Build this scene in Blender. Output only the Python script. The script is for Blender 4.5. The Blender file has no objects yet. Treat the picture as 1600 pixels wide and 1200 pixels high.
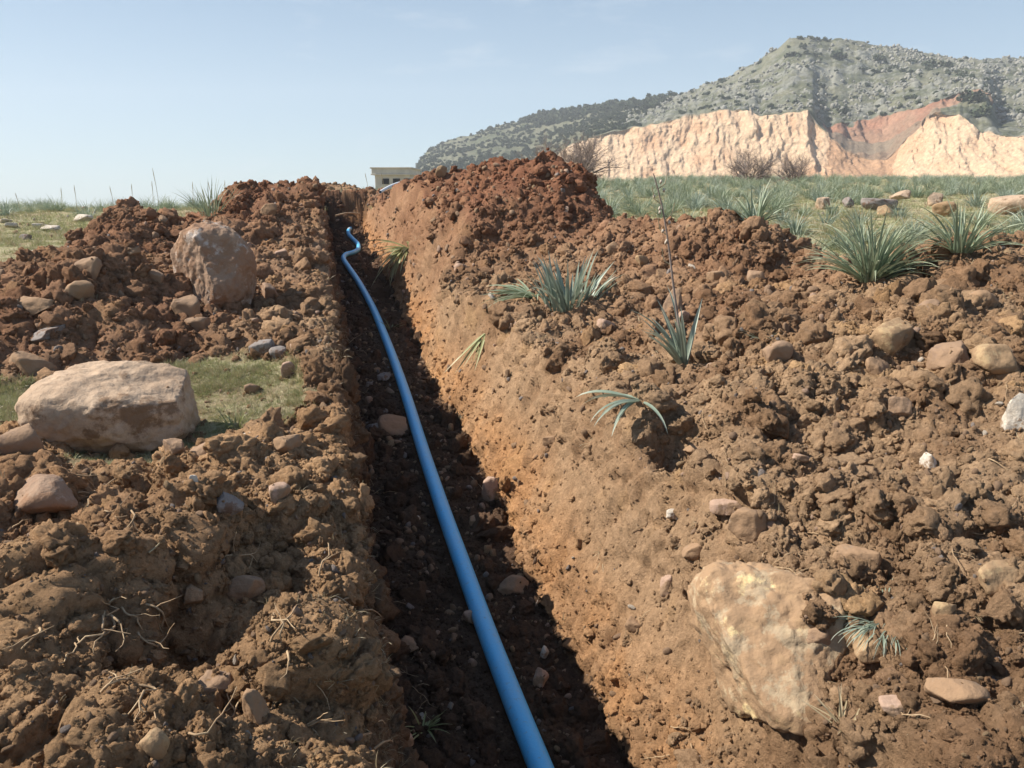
import bpy, bmesh, math, random
import numpy as np
from mathutils import Vector, Matrix, Euler
from mathutils.bvhtree import BVHTree

random.seed(7); RNG = np.random.default_rng(11)
scene = bpy.context.scene
COL = scene.collection
R = math.radians

# ------------------------------------------------------------------ camera
F_PX = 1210.0; CAM_H = 2.3; PITCH = math.atan(285 / 1210); SL = .0496
cam_d = bpy.data.cameras.new('camera'); cam = bpy.data.objects.new('camera', cam_d); COL.objects.link(cam)
cam.location = (0, 0, CAM_H); cam.rotation_euler = (math.pi / 2 - PITCH, 0, 0)
cam_d.sensor_fit = 'HORIZONTAL'; cam_d.sensor_width = 36.0; cam_d.lens = 36.0 * F_PX / 1600
cam_d.clip_start = 0.05; cam_d.clip_end = 6000
scene.camera = cam

# ------------------------------------------------------------------ light
SUN_AZ, SUN_EL = -86.0, 43.0          # degrees from the viewing direction (negative = left), above the horizon
world = bpy.data.worlds.new('World'); scene.world = world; world.use_nodes = True
wn = world.node_tree; wn.nodes.clear()
wo = wn.nodes.new('ShaderNodeOutputWorld'); wb = wn.nodes.new('ShaderNodeBackground')
sky = wn.nodes.new('ShaderNodeTexSky'); sky.sky_type = 'NISHITA'; sky.sun_disc = False
sky.sun_elevation = R(SUN_EL); sky.sun_rotation = R(SUN_AZ)
sky.air_density = 1.0; sky.dust_density = .5; sky.ozone_density = 2.5; sky.altitude = 300
wb.inputs['Strength'].default_value = 0.085
# a few thin clouds, by direction
tc = wn.nodes.new('ShaderNodeTexCoord'); mp = wn.nodes.new('ShaderNodeMapping'); mp.inputs['Scale'].default_value = (2.2, 2.2, 9)
nz = wn.nodes.new('ShaderNodeTexNoise'); nz.inputs['Scale'].default_value = 2.3; nz.inputs['Detail'].default_value = 7; nz.inputs['Roughness'].default_value = .6
cr = wn.nodes.new('ShaderNodeValToRGB'); cr.color_ramp.elements[0].position = .56; cr.color_ramp.elements[1].position = .80
cr.color_ramp.elements[1].color = (.5, .5, .5, 1)
mx = wn.nodes.new('ShaderNodeMix'); mx.data_type = 'RGBA'; mx.inputs[7].default_value = (5.6, 6.0, 6.4, 1)
wn.links.new(tc.outputs['Generated'], mp.inputs['Vector']); wn.links.new(mp.outputs[0], nz.inputs['Vector'])
wn.links.new(nz.outputs['Fac'], cr.inputs[0]); wn.links.new(cr.outputs[0], mx.inputs[0])
# thin summer haze over the physical sky, the same all round the compass
sx = wn.nodes.new('ShaderNodeSeparateXYZ'); wn.links.new(tc.outputs['Generated'], sx.inputs[0])
hz = wn.nodes.new('ShaderNodeValToRGB'); he = hz.color_ramp.elements; he[0].position = 0; he[0].color = (4.2, 5.5, 6.0, 1); he[1].position = .9; he[1].color = (1.1, 1.8, 3.2, 1)
e_ = he.new(.10); e_.color = (2.9, 4.15, 5.1, 1); e_ = he.new(.30); e_.color = (1.5, 2.4, 3.5, 1)
wn.links.new(sx.outputs['Z'], hz.inputs[0])
m0 = wn.nodes.new('ShaderNodeMix'); m0.data_type = 'RGBA'; m0.inputs[0].default_value = .68
wn.links.new(sky.outputs[0], m0.inputs[6]); wn.links.new(hz.outputs[0], m0.inputs[7]); wn.links.new(m0.outputs[2], mx.inputs[6]); wn.links.new(mx.outputs[2], wb.inputs['Color']); wn.links.new(wb.outputs[0], wo.inputs['Surface'])
sun_d = bpy.data.lights.new('sun', 'SUN'); sun = bpy.data.objects.new('sun', sun_d); COL.objects.link(sun)
sun_d.energy = 5.0; sun_d.angle = R(0.55); sun_d.color = (1.0, .935, .83)
sdir = Vector((math.sin(R(SUN_AZ)) * math.cos(R(SUN_EL)), math.cos(R(SUN_AZ)) * math.cos(R(SUN_EL)), math.sin(R(SUN_EL))))
sun.rotation_euler = sdir.to_track_quat('Z', 'Y').to_euler()
vs = scene.view_settings; vs.view_transform = 'Standard'; vs.look = 'None'; vs.gamma = 1; vs.exposure = 0.90; vs.use_curve_mapping = False

# ------------------------------------------------------------------ numpy noise
def _hash(ix, iy, iz, seed):
    h = (ix.astype(np.int64) * 73856093) ^ (iy.astype(np.int64) * 19349663) ^ (iz.astype(np.int64) * 83492791) ^ (seed * 2654435761)
    h = (h & 0xffffffff).astype(np.uint32)
    h ^= h >> 16; h *= np.uint32(0x7feb352d); h ^= h >> 15; h *= np.uint32(0x846ca68b); h ^= h >> 16
    return h
def vnoise(P, seed=0):
    """value noise in -1..1 at the points P (n,3)"""
    I = np.floor(P).astype(np.int64); Fr = (P - I); U = Fr * Fr * (3 - 2 * Fr)
    out = np.zeros(len(P))
    for dx in (0, 1):
        wx = U[:, 0] if dx else 1 - U[:, 0]
        for dy in (0, 1):
            wy = U[:, 1] if dy else 1 - U[:, 1]
            for dz in (0, 1):
                wz = U[:, 2] if dz else 1 - U[:, 2]
                h = _hash(I[:, 0] + dx, I[:, 1] + dy, I[:, 2] + dz, seed)
                out += wx * wy * wz * (h.astype(np.float64) / 4294967295.0)
    return out * 2 - 1
def fbm(P, octv=4, seed=0, gain=.5):
    o = np.zeros(len(P)); a = 1.0; n = 0
    for i in range(octv):
        o += a * vnoise(P * (2.03 ** i) + 17.3 * i, seed + i); n += a; a *= gain
    return o / n
def worley(P, seed=0, ids=False):
    """distance to nearest and second nearest feature point, and a random number of the cell"""
    I = np.floor(P).astype(np.int64); Fr = (P - I).astype(np.float32)
    f1 = np.full(len(P), 9., np.float32); f2 = f1.copy(); idv = np.zeros(len(P), np.float32)
    for dx in (-1, 0, 1):
        for dy in (-1, 0, 1):
            for dz in (-1, 0, 1):
                h = _hash(I[:, 0] + dx, I[:, 1] + dy, I[:, 2] + dz, seed)
                a = dx + (h & np.uint32(1023)).astype(np.float32) / 1023 - Fr[:, 0]
                b = dy + ((h >> np.uint32(10)) & np.uint32(1023)).astype(np.float32) / 1023 - Fr[:, 1]
                c = dz + ((h >> np.uint32(20)) & np.uint32(1023)).astype(np.float32) / 1023 - Fr[:, 2]
                d = a * a + b * b + c * c
                m = d < f1
                f2 = np.where(m, f1, np.minimum(f2, d)); f1 = np.where(m, d, f1)
                idv = np.where(m, ((h * np.uint32(2246822519)) >> np.uint32(8)).astype(np.float32) / 16777216.0, idv)
    return np.sqrt(f1), np.sqrt(f2), idv
def sstep(a, b, x):
    t = np.clip((x - a) / (b - a), 0, 1); return t * t * (3 - 2 * t)

# ------------------------------------------------------------------ object helpers
def link(name, me, mat=None, parent=None, loc=None):
    o = bpy.data.objects.new(name, me); COL.objects.link(o)
    if mat is not None and me is not None and len(me.materials) == 0: me.materials.append(mat)
    if parent: o.parent = parent
    if loc is not None: o.location = loc
    return o
def tag(o, label=None, cat=None, group=None, kind=None):
    if label: o['label'] = label
    if cat: o['category'] = cat
    if group: o['group'] = group
    if kind: o['kind'] = kind
    return o
def mesh_np(name, V, Fq, smooth=True):
    me = bpy.data.meshes.new(name); V = np.asarray(V, np.float32); Fq = np.asarray(Fq, np.int32)
    n, k = Fq.shape
    me.vertices.add(len(V)); me.vertices.foreach_set('co', V.ravel())
    me.loops.add(n * k); me.loops.foreach_set('vertex_index', Fq.ravel())
    me.polygons.add(n); me.polygons.foreach_set('loop_start', np.arange(0, n * k, k, dtype=np.int32))
    me.update(calc_edges=True)
    me.polygons.foreach_set('use_smooth', np.full(n, smooth)); me.update()
    return me
def set_attr(me, name, arr):
    arr = np.asarray(arr, np.float32)
    if arr.ndim == 1:
        a = me.attributes.new(name, 'FLOAT', 'POINT'); a.data.foreach_set('value', arr)
    elif arr.shape[1] == 3:
        a = me.attributes.new(name, 'FLOAT_VECTOR', 'POINT'); a.data.foreach_set('vector', arr.ravel())

# ------------------------------------------------------------------ materials
class NT:
    def __init__(s, name):
        s.m = bpy.data.materials.new(name); s.m.use_nodes = True; s.t = s.m.node_tree; s.t.nodes.clear()
        s.out = s.n('ShaderNodeOutputMaterial'); s.b = s.n('ShaderNodeBsdfPrincipled'); s.l(s.b.outputs[0], s.out.inputs[0])
        s.b.inputs['Roughness'].default_value = .9; s.b.inputs['Specular IOR Level'].default_value = .2
    def n(s, t): return s.t.nodes.new(t)
    def l(s, a, b): s.t.links.new(a, b)
    def pos(s): return s.n('ShaderNodeNewGeometry').outputs['Position']
    def obj(s): return s.n('ShaderNodeTexCoord').outputs['Object']
    def noise(s, vec, scale, detail=5, rough=.6):
        n = s.n('ShaderNodeTexNoise'); n.inputs['Scale'].default_value = scale; n.inputs['Detail'].default_value = detail
        n.inputs['Roughness'].default_value = rough; s.l(vec, n.inputs['Vector']); return n.outputs['Fac']
    def ramp(s, fac, *st):
        r = s.n('ShaderNodeValToRGB'); e = r.color_ramp.elements
        while len(e) < len(st): e.new(.5)
        for i, (p_, c) in enumerate(st):
            e[i].position = p_; e[i].color = (c, c, c, 1) if isinstance(c, (int, float)) else (*c, 1)
        s.l(fac, r.inputs[0]); return r.outputs[0]
    def mix(s, fac, a, b, mode='MIX'):
        m = s.n('ShaderNodeMix'); m.data_type = 'RGBA'; m.blend_type = mode
        for v, i in ((fac, 0), (a, 6), (b, 7)):
            if hasattr(v, 'node'): s.l(v, m.inputs[i])
            elif i == 0: m.inputs[0].default_value = v
            else: m.inputs[i].default_value = (*v, 1)
        return m.outputs[2]
    def attr(s, name, kind='GEOMETRY'):
        a = s.n('ShaderNodeAttribute'); a.attribute_name = name; a.attribute_type = kind; return a
    def bump(s, h, dist, strength=1.0):
        b = s.n('ShaderNodeBump'); b.inputs['Distance'].default_value = dist; b.inputs['Strength'].default_value = strength
        s.l(h, b.inputs['Height']); s.l(b.outputs[0], s.b.inputs['Normal'])
    def color(s, c):
        if hasattr(c, 'node'): s.l(c, s.b.inputs['Base Color'])
        else: s.b.inputs['Base Color'].default_value = (*c, 1)
        return s.m

def soil_material(name, kind):
    t = NT(name); p = t.pos()
    tint = t.attr('tint', kind).outputs['Vector']
    g = t.ramp(t.noise(p, 55, 6, .7), (.25, .62), (.5, 1.0), (.75, 1.4))
    c = t.mix(1.0, tint, g, 'MULTIPLY')
    sp = t.ramp(t.noise(p, 130, 2, .5), (.70, 0.0), (.76, .7))       # small pale grit
    c = t.mix(sp, c, t.mix(1.0, tint, (1.9, 1.9, 2.0), 'MULTIPLY'))
    t.color(c); t.b.inputs['Roughness'].default_value = 1.0; t.b.inputs['Specular IOR Level'].default_value = .05
    a = t.noise(p, 90, 8, .75); 
    t.bump(a, .018, 1.0)
    return t.m
M_SOIL = soil_material('soil', 'GEOMETRY'); M_CLOD = soil_material('soil_clod', 'INSTANCER')

def rock_material(name, c1, c2, dirt=(.13, .07, .04), dirt_amt=.5, scale=3.0, pale=None):
    t = NT(name); p = t.obj()
    n = t.noise(p, scale, 9, .68)
    c = t.ramp(n, (.3, c1), (.62, c2))
    if pale:
        c = t.mix(t.ramp(t.noise(p, scale * 1.7, 5, .65), (.54, 0.0), (.62, 1.0)), c, pale)
    c = t.mix(t.ramp(t.noise(p, scale * 14, 4, .7), (.35, .35), (.6, 0.0)), c, dirt)
    up = .64 - dirt_amt * .22
    c = t.mix(t.ramp(t.noise(p, scale * 1.3, 9, .68), (up, 0.0), (up + .05, .92)), c, dirt)
    t.color(c); t.b.inputs['Roughness'].default_value = .93
    t.bump(t.noise(p, scale * 5, 10, .62), .07 / scale, .8)
    return t.m
M_ROCK_TAN = rock_material('tan_stone', (.36, .25, .17), (.50, .37, .26), (.20, .125, .075), .45, 2.2)
M_ROCK_OCH = rock_material('ochre_stone', (.25, .19, .13), (.47, .36, .23), (.30, .19, .11), .95, 5.5, (.62, .47, .25))
M_ROCK_RED = rock_material('reddish_stone', (.23, .145, .10), (.35, .245, .17), (.26, .15, .09), .7, 3.6, (.50, .42, .36))
M_PEB = [rock_material('brown_stone', (.20, .13, .09), (.29, .195, .13), (.27, .175, .11), 1.0, 7),
         rock_material('dusty_stone', (.21, .15, .105), (.32, .23, .155), (.27, .17, .10), 1.2, 6),
         rock_material('pink_stone', (.32, .21, .15), (.42, .29, .22), (.26, .17, .105), .6, 9),
         rock_material('grey_stone', (.17, .15, .14), (.27, .24, .22), (.16, .10, .07), .5, 9),
         rock_material('pale_stone', (.42, .36, .29), (.58, .52, .44), (.27, .18, .115), .4, 9),
         rock_material('yellow_stone', (.32, .22, .12), (.42, .31, .18), (.27, .175, .10), 1.0, 7)]

def leaf_material(name, c1, c2, tip):
    t = NT(name); p = t.pos()
    v = t.attr('tipness').outputs['Fac']
    c = t.mix(t.noise(p, 14, 3), c1, c2)
    c = t.mix(t.ramp(v, (.55, 0.0), (1.0, .7)), c, tip)
    t.color(c); t.b.inputs['Roughness'].default_value = .42; t.b.inputs['Specular IOR Level'].default_value = .5
    tr = t.n('ShaderNodeBsdfTranslucent'); t.l(c, tr.inputs['Color'])
    ms = t.n('ShaderNodeMixShader'); ms.inputs[0].default_value = .25; t.l(t.b.outputs[0], ms.inputs[1]); t.l(tr.outputs[0], ms.inputs[2])
    t.l(ms.outputs[0], t.out.inputs[0]); return t.m
M_LEAF = leaf_material('asphodel_leaf', (.15, .20, .12), (.30, .355, .235), (.42, .43, .29))
M_LEAF_B = leaf_material('bluish_leaf', (.17, .225, .165), (.33, .385, .30), (.46, .48, .38))
M_LEAF_DRY = leaf_material('wilted_leaf', (.30, .33, .13), (.45, .44, .25), (.50, .40, .25))
M_GRASS = leaf_material('grass_blade', (.17, .20, .075), (.33, .34, .15), (.44, .38, .21))
M_STRAW = leaf_material('dry_straw', (.33, .26, .15), (.44, .36, .22), (.42, .35, .24))
def plain(name, c1, c2, scale=20, rough=.9, bump=.003):
    t = NT(name); n = t.noise(t.obj(), scale, 5); t.color(t.ramp(n, (.3, c1), (.7, c2))); t.b.inputs['Roughness'].default_value = rough
    if bump: t.bump(n, bump)
    return t.m
M_ROOT = plain('root_bark', (.24, .15, .085), (.46, .34, .21), 30)
M_TWIG = plain('bare_twig', (.17, .13, .11), (.28, .22, .19), 8)

# ------------------------------------------------------------------ the lie of the land
TA = R(13.73); Dv = np.array([-math.sin(TA), math.cos(TA)]); Nv = np.array([math.cos(TA), math.sin(TA)])
def st_of(x, y): return x * Dv[0] + y * Dv[1], x * Nv[0] + y * Nv[1]
def xy_of(s, t): return s * Dv[0] + t * Nv[0], s * Dv[1] + t * Nv[1]
def rise(s):                                            # the slope climbs gently, then levels
    s = np.asarray(s, float)
    return np.where(s < 7, .03 * s, np.where(s < 14, .03 * s - .03 / 14 * (s - 7) ** 2, .315))
def field_z(x, y):
    s, t = st_of(x, y)
    z = .8 + rise(s)
    yc = 15 + 9 * sstep(-.38, -.2, x / np.maximum(y, 1)) + 25 * sstep(-.12, .25, x / np.maximum(y, 1))    # crest: near on the left, far on the right
    over = np.maximum(0, y - yc)
    k = .0030
    z = z + SL * y - np.where(over < 25, k * over ** 2, k * 625 + 2 * k * 25 * (over - 25) * .8)
    return np.maximum(z, -9.0)
def ray(px, py):
    x = px - 800.; u = 600. - py
    return np.array([x, F_PX * math.cos(PITCH) + u * math.sin(PITCH), -F_PX * math.sin(PITCH) + u * math.cos(PITCH)])
def P(px, py, h):                                       # where the sight line meets the field level raised by h - .8
    r = ray(px, py); lo = .3 / 1210; hi = 90 / 1210; ks = np.geomspace(lo, hi, 4000)
    g = CAM_H + ks * r[2] - (field_z(ks * r[0], ks * r[1]) + h - .8)
    i = np.argmax(g < 0) if (g < 0).any() else -1
    k = ks[i]; return np.array([k * r[0], k * r[1]])
def Yp(px, py, Y):
    r = ray(px, py); k = Y / r[1]; return np.array([k * r[0], Y]), CAM_H + k * r[2]

ctrl = []    # x, y, height over field level, soil 0..1, redness 0..1
def cp(px, py, h, soil=1.0, red=0.0): q = P(px, py, h); ctrl.append((q[0], q[1], h - .8, soil, red))
def crest(px, py, Y, red=0.0, back=1.2, bh=0.0):
    q, z = Yp(px, py + (7 if px > 930 and Y < 12 else 3), Y); h = z - float(field_z(q[0], q[1])); ctrl.append((q[0], q[1], h, 1.0, red))
    if back: ctrl.append((q[0] * (1 + back * max(h, .3) / Y) , q[1] + back * 1.3 * max(h, .3), bh, .35, red))
# left side
for a in ((0, 405, .8, 0), (60, 385, .8, 0), (0, 340, .8, 0), (150, 345, .8, 0), (260, 335, .8, 0), (330, 330, .8, 0)): cp(*a)
for px, py, Y, rd in ((-150, 470, 6.6, .5), (0, 432, 7.0, .5), (60, 408, 7.5, .55), (120, 375, 8.2, .6), (165, 340, 8.8, .6), (200, 318, 9.0, .65), (240, 338, 9.0, .6), (290, 350, 9.3, .6),
                      (345, 300, 10.8, .8), (385, 286, 11.2, .9), (415, 300, 11.6, .8), (450, 300, 12.4, .7), (480, 295, 13.2, .6), (530, 290, 15.5, .5)): crest(px, py, Y, rd)
for a in ((60, 480, 1.1, 1, .5), (150, 450, 1.25, 1, .5), (230, 400, 1.35, 1, .5), (240, 480, 1.05, 1, .5), (330, 380, 1.15, 1, .5), (400, 350, 1.25, 1, .6), (450, 380, 1.05, 1, .35), (400, 430, 1.0, 1, .4),
          (0, 560, .88, 1, .5), (150, 535, .88, 1, .5), (260, 540, .85, 1, .6), (330, 492, .84, 1, .5), (400, 480, .85, .8, .2), (470, 420, .93, 1, .3), (480, 480, .92, .95, .1), (500, 560, .92, 1, .0),
          (420, 540, .86, .75, 0), (350, 600, .80, .0, 0), (300, 585, .8, .1, 0), (430, 600, .8, .05, 0), (470, 615, .82, .3, 0), (400, 640, .79, .0, 0), (450, 650, .8, .3, 0), (330, 660, .77, .1, 0), (290, 640, .77, .05, 0), (0, 640, .8, .05, 0), (-200, 640, .8, 0, 0), (200, 640, .76, .3, 0), (100, 640, .76, .3, 0), (150, 690, .76, .3, 0), (220, 725, .78, .2, 0), (20, 700, .84, .9, 0), (510, 640, .9, 1, 0),
          (0, 775, 1.10, 1, .35), (60, 765, 1.10, 1, .35), (150, 790, 1.0, 1, .1), (260, 790, .98, 1, 0), (330, 745, .97, 1, 0), (430, 705, 1.03, 1, 0), (500, 690, .98, 1, 0), (420, 780, 1.02, 1, 0),
          (520, 780, .92, 1, 0), (-300, 780, 1.1, 1, 0), (0, 880, 1.12, 1, .2), (150, 875, 1.12, 1, .2), (300, 840, 1.13, 1, .2), (400, 850, 1.08, 1, 0), (480, 880, .97, 1, 0), (170, 950, 1.18, 1, .15), (20, 960, 1.15, 1, 0), (330, 960, 1.02, 1, 0), (440, 960, .98, 1, 0), (540, 960, .9, 1, 0),
          (100, 1060, 1.1, 1, 0), (250, 1060, .98, 1, 0), (380, 1050, 1.0, 1, 0), (500, 1080, .95, 1, 0), (0, 1190, 1.12, 1, .0), (200, 1190, 1.05, 1, 0), (380, 1190, 1.1, 1, 0), (520, 1190, 1.0, 1, 0), (600, 1190, .9, 1, 0), (-300, 1100, 1.15, 1, 0)): cp(*a)
for px, py in ((450, 287), (485, 281), (520, 283), (550, 286)): crest(px, py, 26, .25, 1.2)
for px, py, Y in ((490, 290, 18.5), (515, 291, 20.5), (540, 294, 22.3), (560, 294, 22.6), (580, 294, 21.5)): crest(px, py, Y, .6, 1.0)
# right side
for px, py, Y, rd, bk in ((590, 288, 18, .6, 1.2), (640, 277, 16, .8, 1.2), (680, 266, 14.5, .8, 1.2), (725, 268, 13.0, .9, 1.2), (765, 252, 12.0, 1, 1.2), (800, 257, 11.8, 1, 1.2), (835, 277, 11.4, .9, 1.2), (880, 266, 11.0, 1, 1.2), (912, 276, 10.6, 1, 1.2),
                          (945, 322, 10.0, .8, 1.2), (990, 346, 9.3, .6, 1.2), (1050, 348, 8.8, .5, 1.2), (1100, 343, 8.5, .4, 1.2), (1160, 342, 8.2, .4, 1.2), (1220, 365, 7.8, .3, 1.2), (1280, 392, 7.2, .3, 1.2), (1312, 430, 6.8, .2, 1.1), (1400, 440, 6.3, .2, 1.1),
                          (1450, 418, 6.0, .15, 1.2), (1500, 400, 5.8, .2, 1.2), (1545, 392, 5.6, .2, 1.2), (1600, 388, 5.5, .15, 1.2), (1720, 385, 5.3, .1, 1.2), (1900, 400, 5.1, .1, 1.2)): crest(px, py, Y, rd, bk)
for a in ((620, 340, .95, 1, .55), (680, 330, 1.25, 1, .7), (660, 400, .86, 1, .3), (740, 400, .95, 1, .35), (820, 400, 1.0, 1, .35), (740, 330, 1.45, 1, .9), (900, 350, 1.3, 1, .7), (950, 400, 1.1, 1, .4), (760, 478, .86, 1, .05), (850, 440, .9, .8, .1), (860, 555, .87, 1, 0), (900, 470, .9, .9, .1), (980, 470, .95, 1, .2),
          (1000, 420, 1.1, 1, .3), (1100, 420, 1.2, 1, .3), (1200, 430, 1.2, 1, .2), (1050, 500, 1.0, 1, .25), (1000, 560, .9, .75, .05), (1050, 590, .88, .7, 0), (960, 600, .90, .9, 0), (1150, 520, 1.15, 1, .1), (1250, 500, 1.2, 1, .1), (1350, 500, 1.22, 1, .0),
          (930, 660, .9, 1, 0), (1000, 650, 1.0, 1, 0), (1080, 620, 1.02, 1, 0), (1000, 740, .88, 1, 0), (1080, 700, .95, 1, 0), (1080, 860, .88, 1, 0), (1150, 780, .95, 1, 0), (1180, 640, 1.08, 1, 0), (1300, 600, 1.18, 1, 0), (1400, 560, 1.25, 1, 0), (1500, 520, 1.35, 1, 0), (1590, 560, 1.38, 1, 0),
          (1300, 720, 1.05, 1, 0), (1420, 680, 1.15, 1, 0), (1540, 700, 1.2, 1, 0), (1280, 820, .95, 1, 0), (1400, 850, 1.0, 1, 0), (1550, 850, 1.08, 1, 0), (1400, 960, .95, 1, 0), (1550, 1000, 1.0, 1, 0), (1450, 1100, .95, 1, 0), (1590, 1190, .98, 1, 0), (1800, 900, 1.1, 1, 0), (1800, 1150, 1.0, 1, 0), (1800, 650, 1.25, 1, 0),
          (1360, 440, .8, 0, 0), (1300, 400, .8, 0, 0), (1240, 365, .8, 0, 0), (1480, 380, .8, 0, 0), (1600, 350, .8, 0, 0), (1000, 318, .8, 0, 0), (1100, 320, .8, 0, 0)): cp(*a)
C0 = np.array(ctrl)
# field anchors wherever no point lies near
anch = []
for s in np.arange(-2, 40, 1.5 if True else 2):
    for t_ in np.arange(-16, 26, 1.5):
        x, y = xy_of(s, t_)
        if np.min((C0[:, 0] - x) ** 2 + (C0[:, 1] - y) ** 2) > 1.5 ** 2 and not (-.6 < t_ < 2.2 and s < 18) and not (s < 6 and -3.5 < t_ < 8):
            anch.append((x, y, 0, 0, 0))
for s in np.arange(-1.5, 2.0, .7):                      # soil goes on round and behind the viewer
    for t_ in (-3, -1.8, -.8, 2.0, 3.0, 4.2):
        x, y = xy_of(s, t_)
        if np.min((C0[:, 0] - x) ** 2 + (C0[:, 1] - y) ** 2) > .6: anch.append((x, y, .22, 1, 0))
CT = np.vstack([C0, np.array(anch)])
def _ker(d): return -np.sqrt(d * d + .12 ** 2)
D_ = np.sqrt((CT[:, None, 0] - CT[None, :, 0]) ** 2 + (CT[:, None, 1] - CT[None, :, 1]) ** 2)
A_ = np.block([[_ker(D_) + np.eye(len(CT)) * .03, np.ones((len(CT), 1))], [np.ones((1, len(CT))), np.zeros((1, 1))]])
W_ = np.linalg.solve(A_, np.vstack([CT[:, 2:5], np.zeros((1, 3))]))
def macro(x, y):
    """height over the field level, soil share, redness"""
    out = np.zeros((len(x), 3)); B = 40000
    for i in range(0, len(x), B):
        d = np.sqrt((x[i:i + B, None] - CT[None, :, 0]) ** 2 + (y[i:i + B, None] - CT[None, :, 1]) ** 2)
        out[i:i + B] = _ker(d) @ W_[:-1] + W_[-1]
    return out

# ------------------------------------------------------------------ ground sheet: a grid along the trench
FL, FR, LL, LR = .17, 1.02, .05, 1.37
rows = np.concatenate([np.linspace(-1.2, .6, 40)[:-1], .6 * 1.0048 ** np.arange(0, 672), 15.0 * 1.007 ** np.arange(1, 56), 22.1 * 1.022 ** np.arange(1, 69), 98 * 1.08 ** np.arange(1, 23)])
ncL, ncR = 310, 520
uL = np.linspace(1, 0, ncL + 1)[:-1] ; uR = np.linspace(0, 1, ncR + 1)[1:]
mid = np.concatenate([np.linspace(.02, .28, 52)[:-1], np.linspace(.28, .95, 84)[:-1], np.linspace(.95, 1.55, 96)])
S, C = len(rows), ncL + len(mid) + ncR
EL = 1.7 + .72 * np.maximum(rows, 0) + .0 * rows; ER = 2.3 + 1.35 * np.maximum(rows, 0)
T = np.concatenate([mid[0] - (uL[None, :] ** 1.0) * EL[:, None], np.repeat(mid[None, :], S, 0), mid[-1] + uR[None, :] * ER[:, None]], 1)
SS = np.repeat(rows[:, None], C, 1)
s_, t_ = SS.ravel(), T.ravel()
wob = .035 * vnoise(np.c_[s_ * 1.3, np.zeros(len(s_)), np.zeros(len(s_))], 5) + .02 * vnoise(np.c_[s_ * 3.7, np.zeros(len(s_)), np.zeros(len(s_))], 6)
near = np.clip((23 - s_) / 3, 0, 1)
tw = t_ + wob * near * np.exp(-((t_ - .7) / 1.2) ** 2)
x_, y_ = xy_of(s_, t_)
mac = np.zeros((len(s_), 3)); nearm = (s_ < 46)
mac[nearm] = macro(x_[nearm], y_[nearm])
fade = 1 - sstep(30, 45, s_)
mac *= fade[:, None]
Hh = mac[:, 0]; soil = np.clip(mac[:, 1], 0, 1); red = np.clip(mac[:, 2], 0, 1)
Q2 = np.c_[x_, y_, np.zeros(len(x_))]
edge = fbm(Q2 * 3.1, 4, 40)
soil = sstep(.38, .62, soil + .28 * edge)
soil = np.where(Hh > .12, np.maximum(soil, sstep(.1, .2, Hh)), soil)
fz = field_z(x_, y_)
# gentle relief of field and heaps
big = fbm(Q2 * .9, 3, 50); md = fbm(Q2 * 2.7, 3, 52)
top = fz + Hh + soil * near * (.07 * big + .085 * md) + (1 - soil) * (.035 * big + .012 * md) * np.clip(s_ / 4, .3, 3)
# hollows and humps one can point at: pixel of the photo, height, radius, depth
for px, py, h, r_, dz in ((1312, 1080, .9, .13, -.34), (1296, 1160, .85, .11, -.26), (1310, 1010, .9, .09, -.14), (1060, 690, .92, .16, -.20), (1010, 640, 1.0, .16, .10), (940, 570, .92, .12, .16), (985, 590, .9, .13, -.10), (1440, 620, 1.15, .2, -.12), (1590, 590, 1.3, .15, -.12), (1230, 700, 1.0, .12, -.08),
                          (300, 985, 1.05, .2, -.14), (175, 925, 1.15, .22, .07), (90, 850, 1.1, .16, -.14), (430, 850, 1.05, .15, -.12), (360, 830, 1.1, .14, .08), (480, 1120, .95, .14, .10), (60, 1120, 1.1, .2, .07), (230, 420, 1.3, .3, -.14), (150, 470, 1.1, .3, -.12), (215, 340, 1.5, .25, .10), (1180, 790, .95, .12, .06), (1380, 760, 1.05, .2, -.08)):
    q_ = P(px, py, h); top = top + dz * np.exp(-((x_ - q_[0]) ** 2 + (y_ - q_[1]) ** 2) / r_ ** 2)
lip = soil
wl = (FL - tw) / (FL - LL) * .85; wr = (tw - FR) / (LR - FR) * .85 * (1 + .30 * vnoise(np.c_[s_ * .9, s_ * 0, s_ * 0], 7) + .12 * vnoise(np.c_[s_ * 3.1, s_ * 0, s_ * 0], 8))
floor_z = .0297 * s_ + SL * y_ + .02 * md + .025 * big
wallL = floor_z + np.maximum(0, wl); wallR = floor_z + np.maximum(0, wr)
end = np.maximum(0, (s_ - 20.3 - .15 * md) / .6 * .8)            # the dig ends there
cut = np.maximum(np.maximum(wallL, wallR), floor_z + end)
k_ = .055
hsm = np.clip(.5 + .5 * (cut - top) / k_, 0, 1)
z_ = cut * (1 - hsm) + top * hsm - k_ * hsm * (1 - hsm)
ftr = sstep(.01, .06, top - z_)                                   # inside the trench
on_floor = (tw > FL - .01) & (tw < FR + .015) & (s_ < 20.5)
Pos = np.c_[x_, y_, z_]

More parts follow.
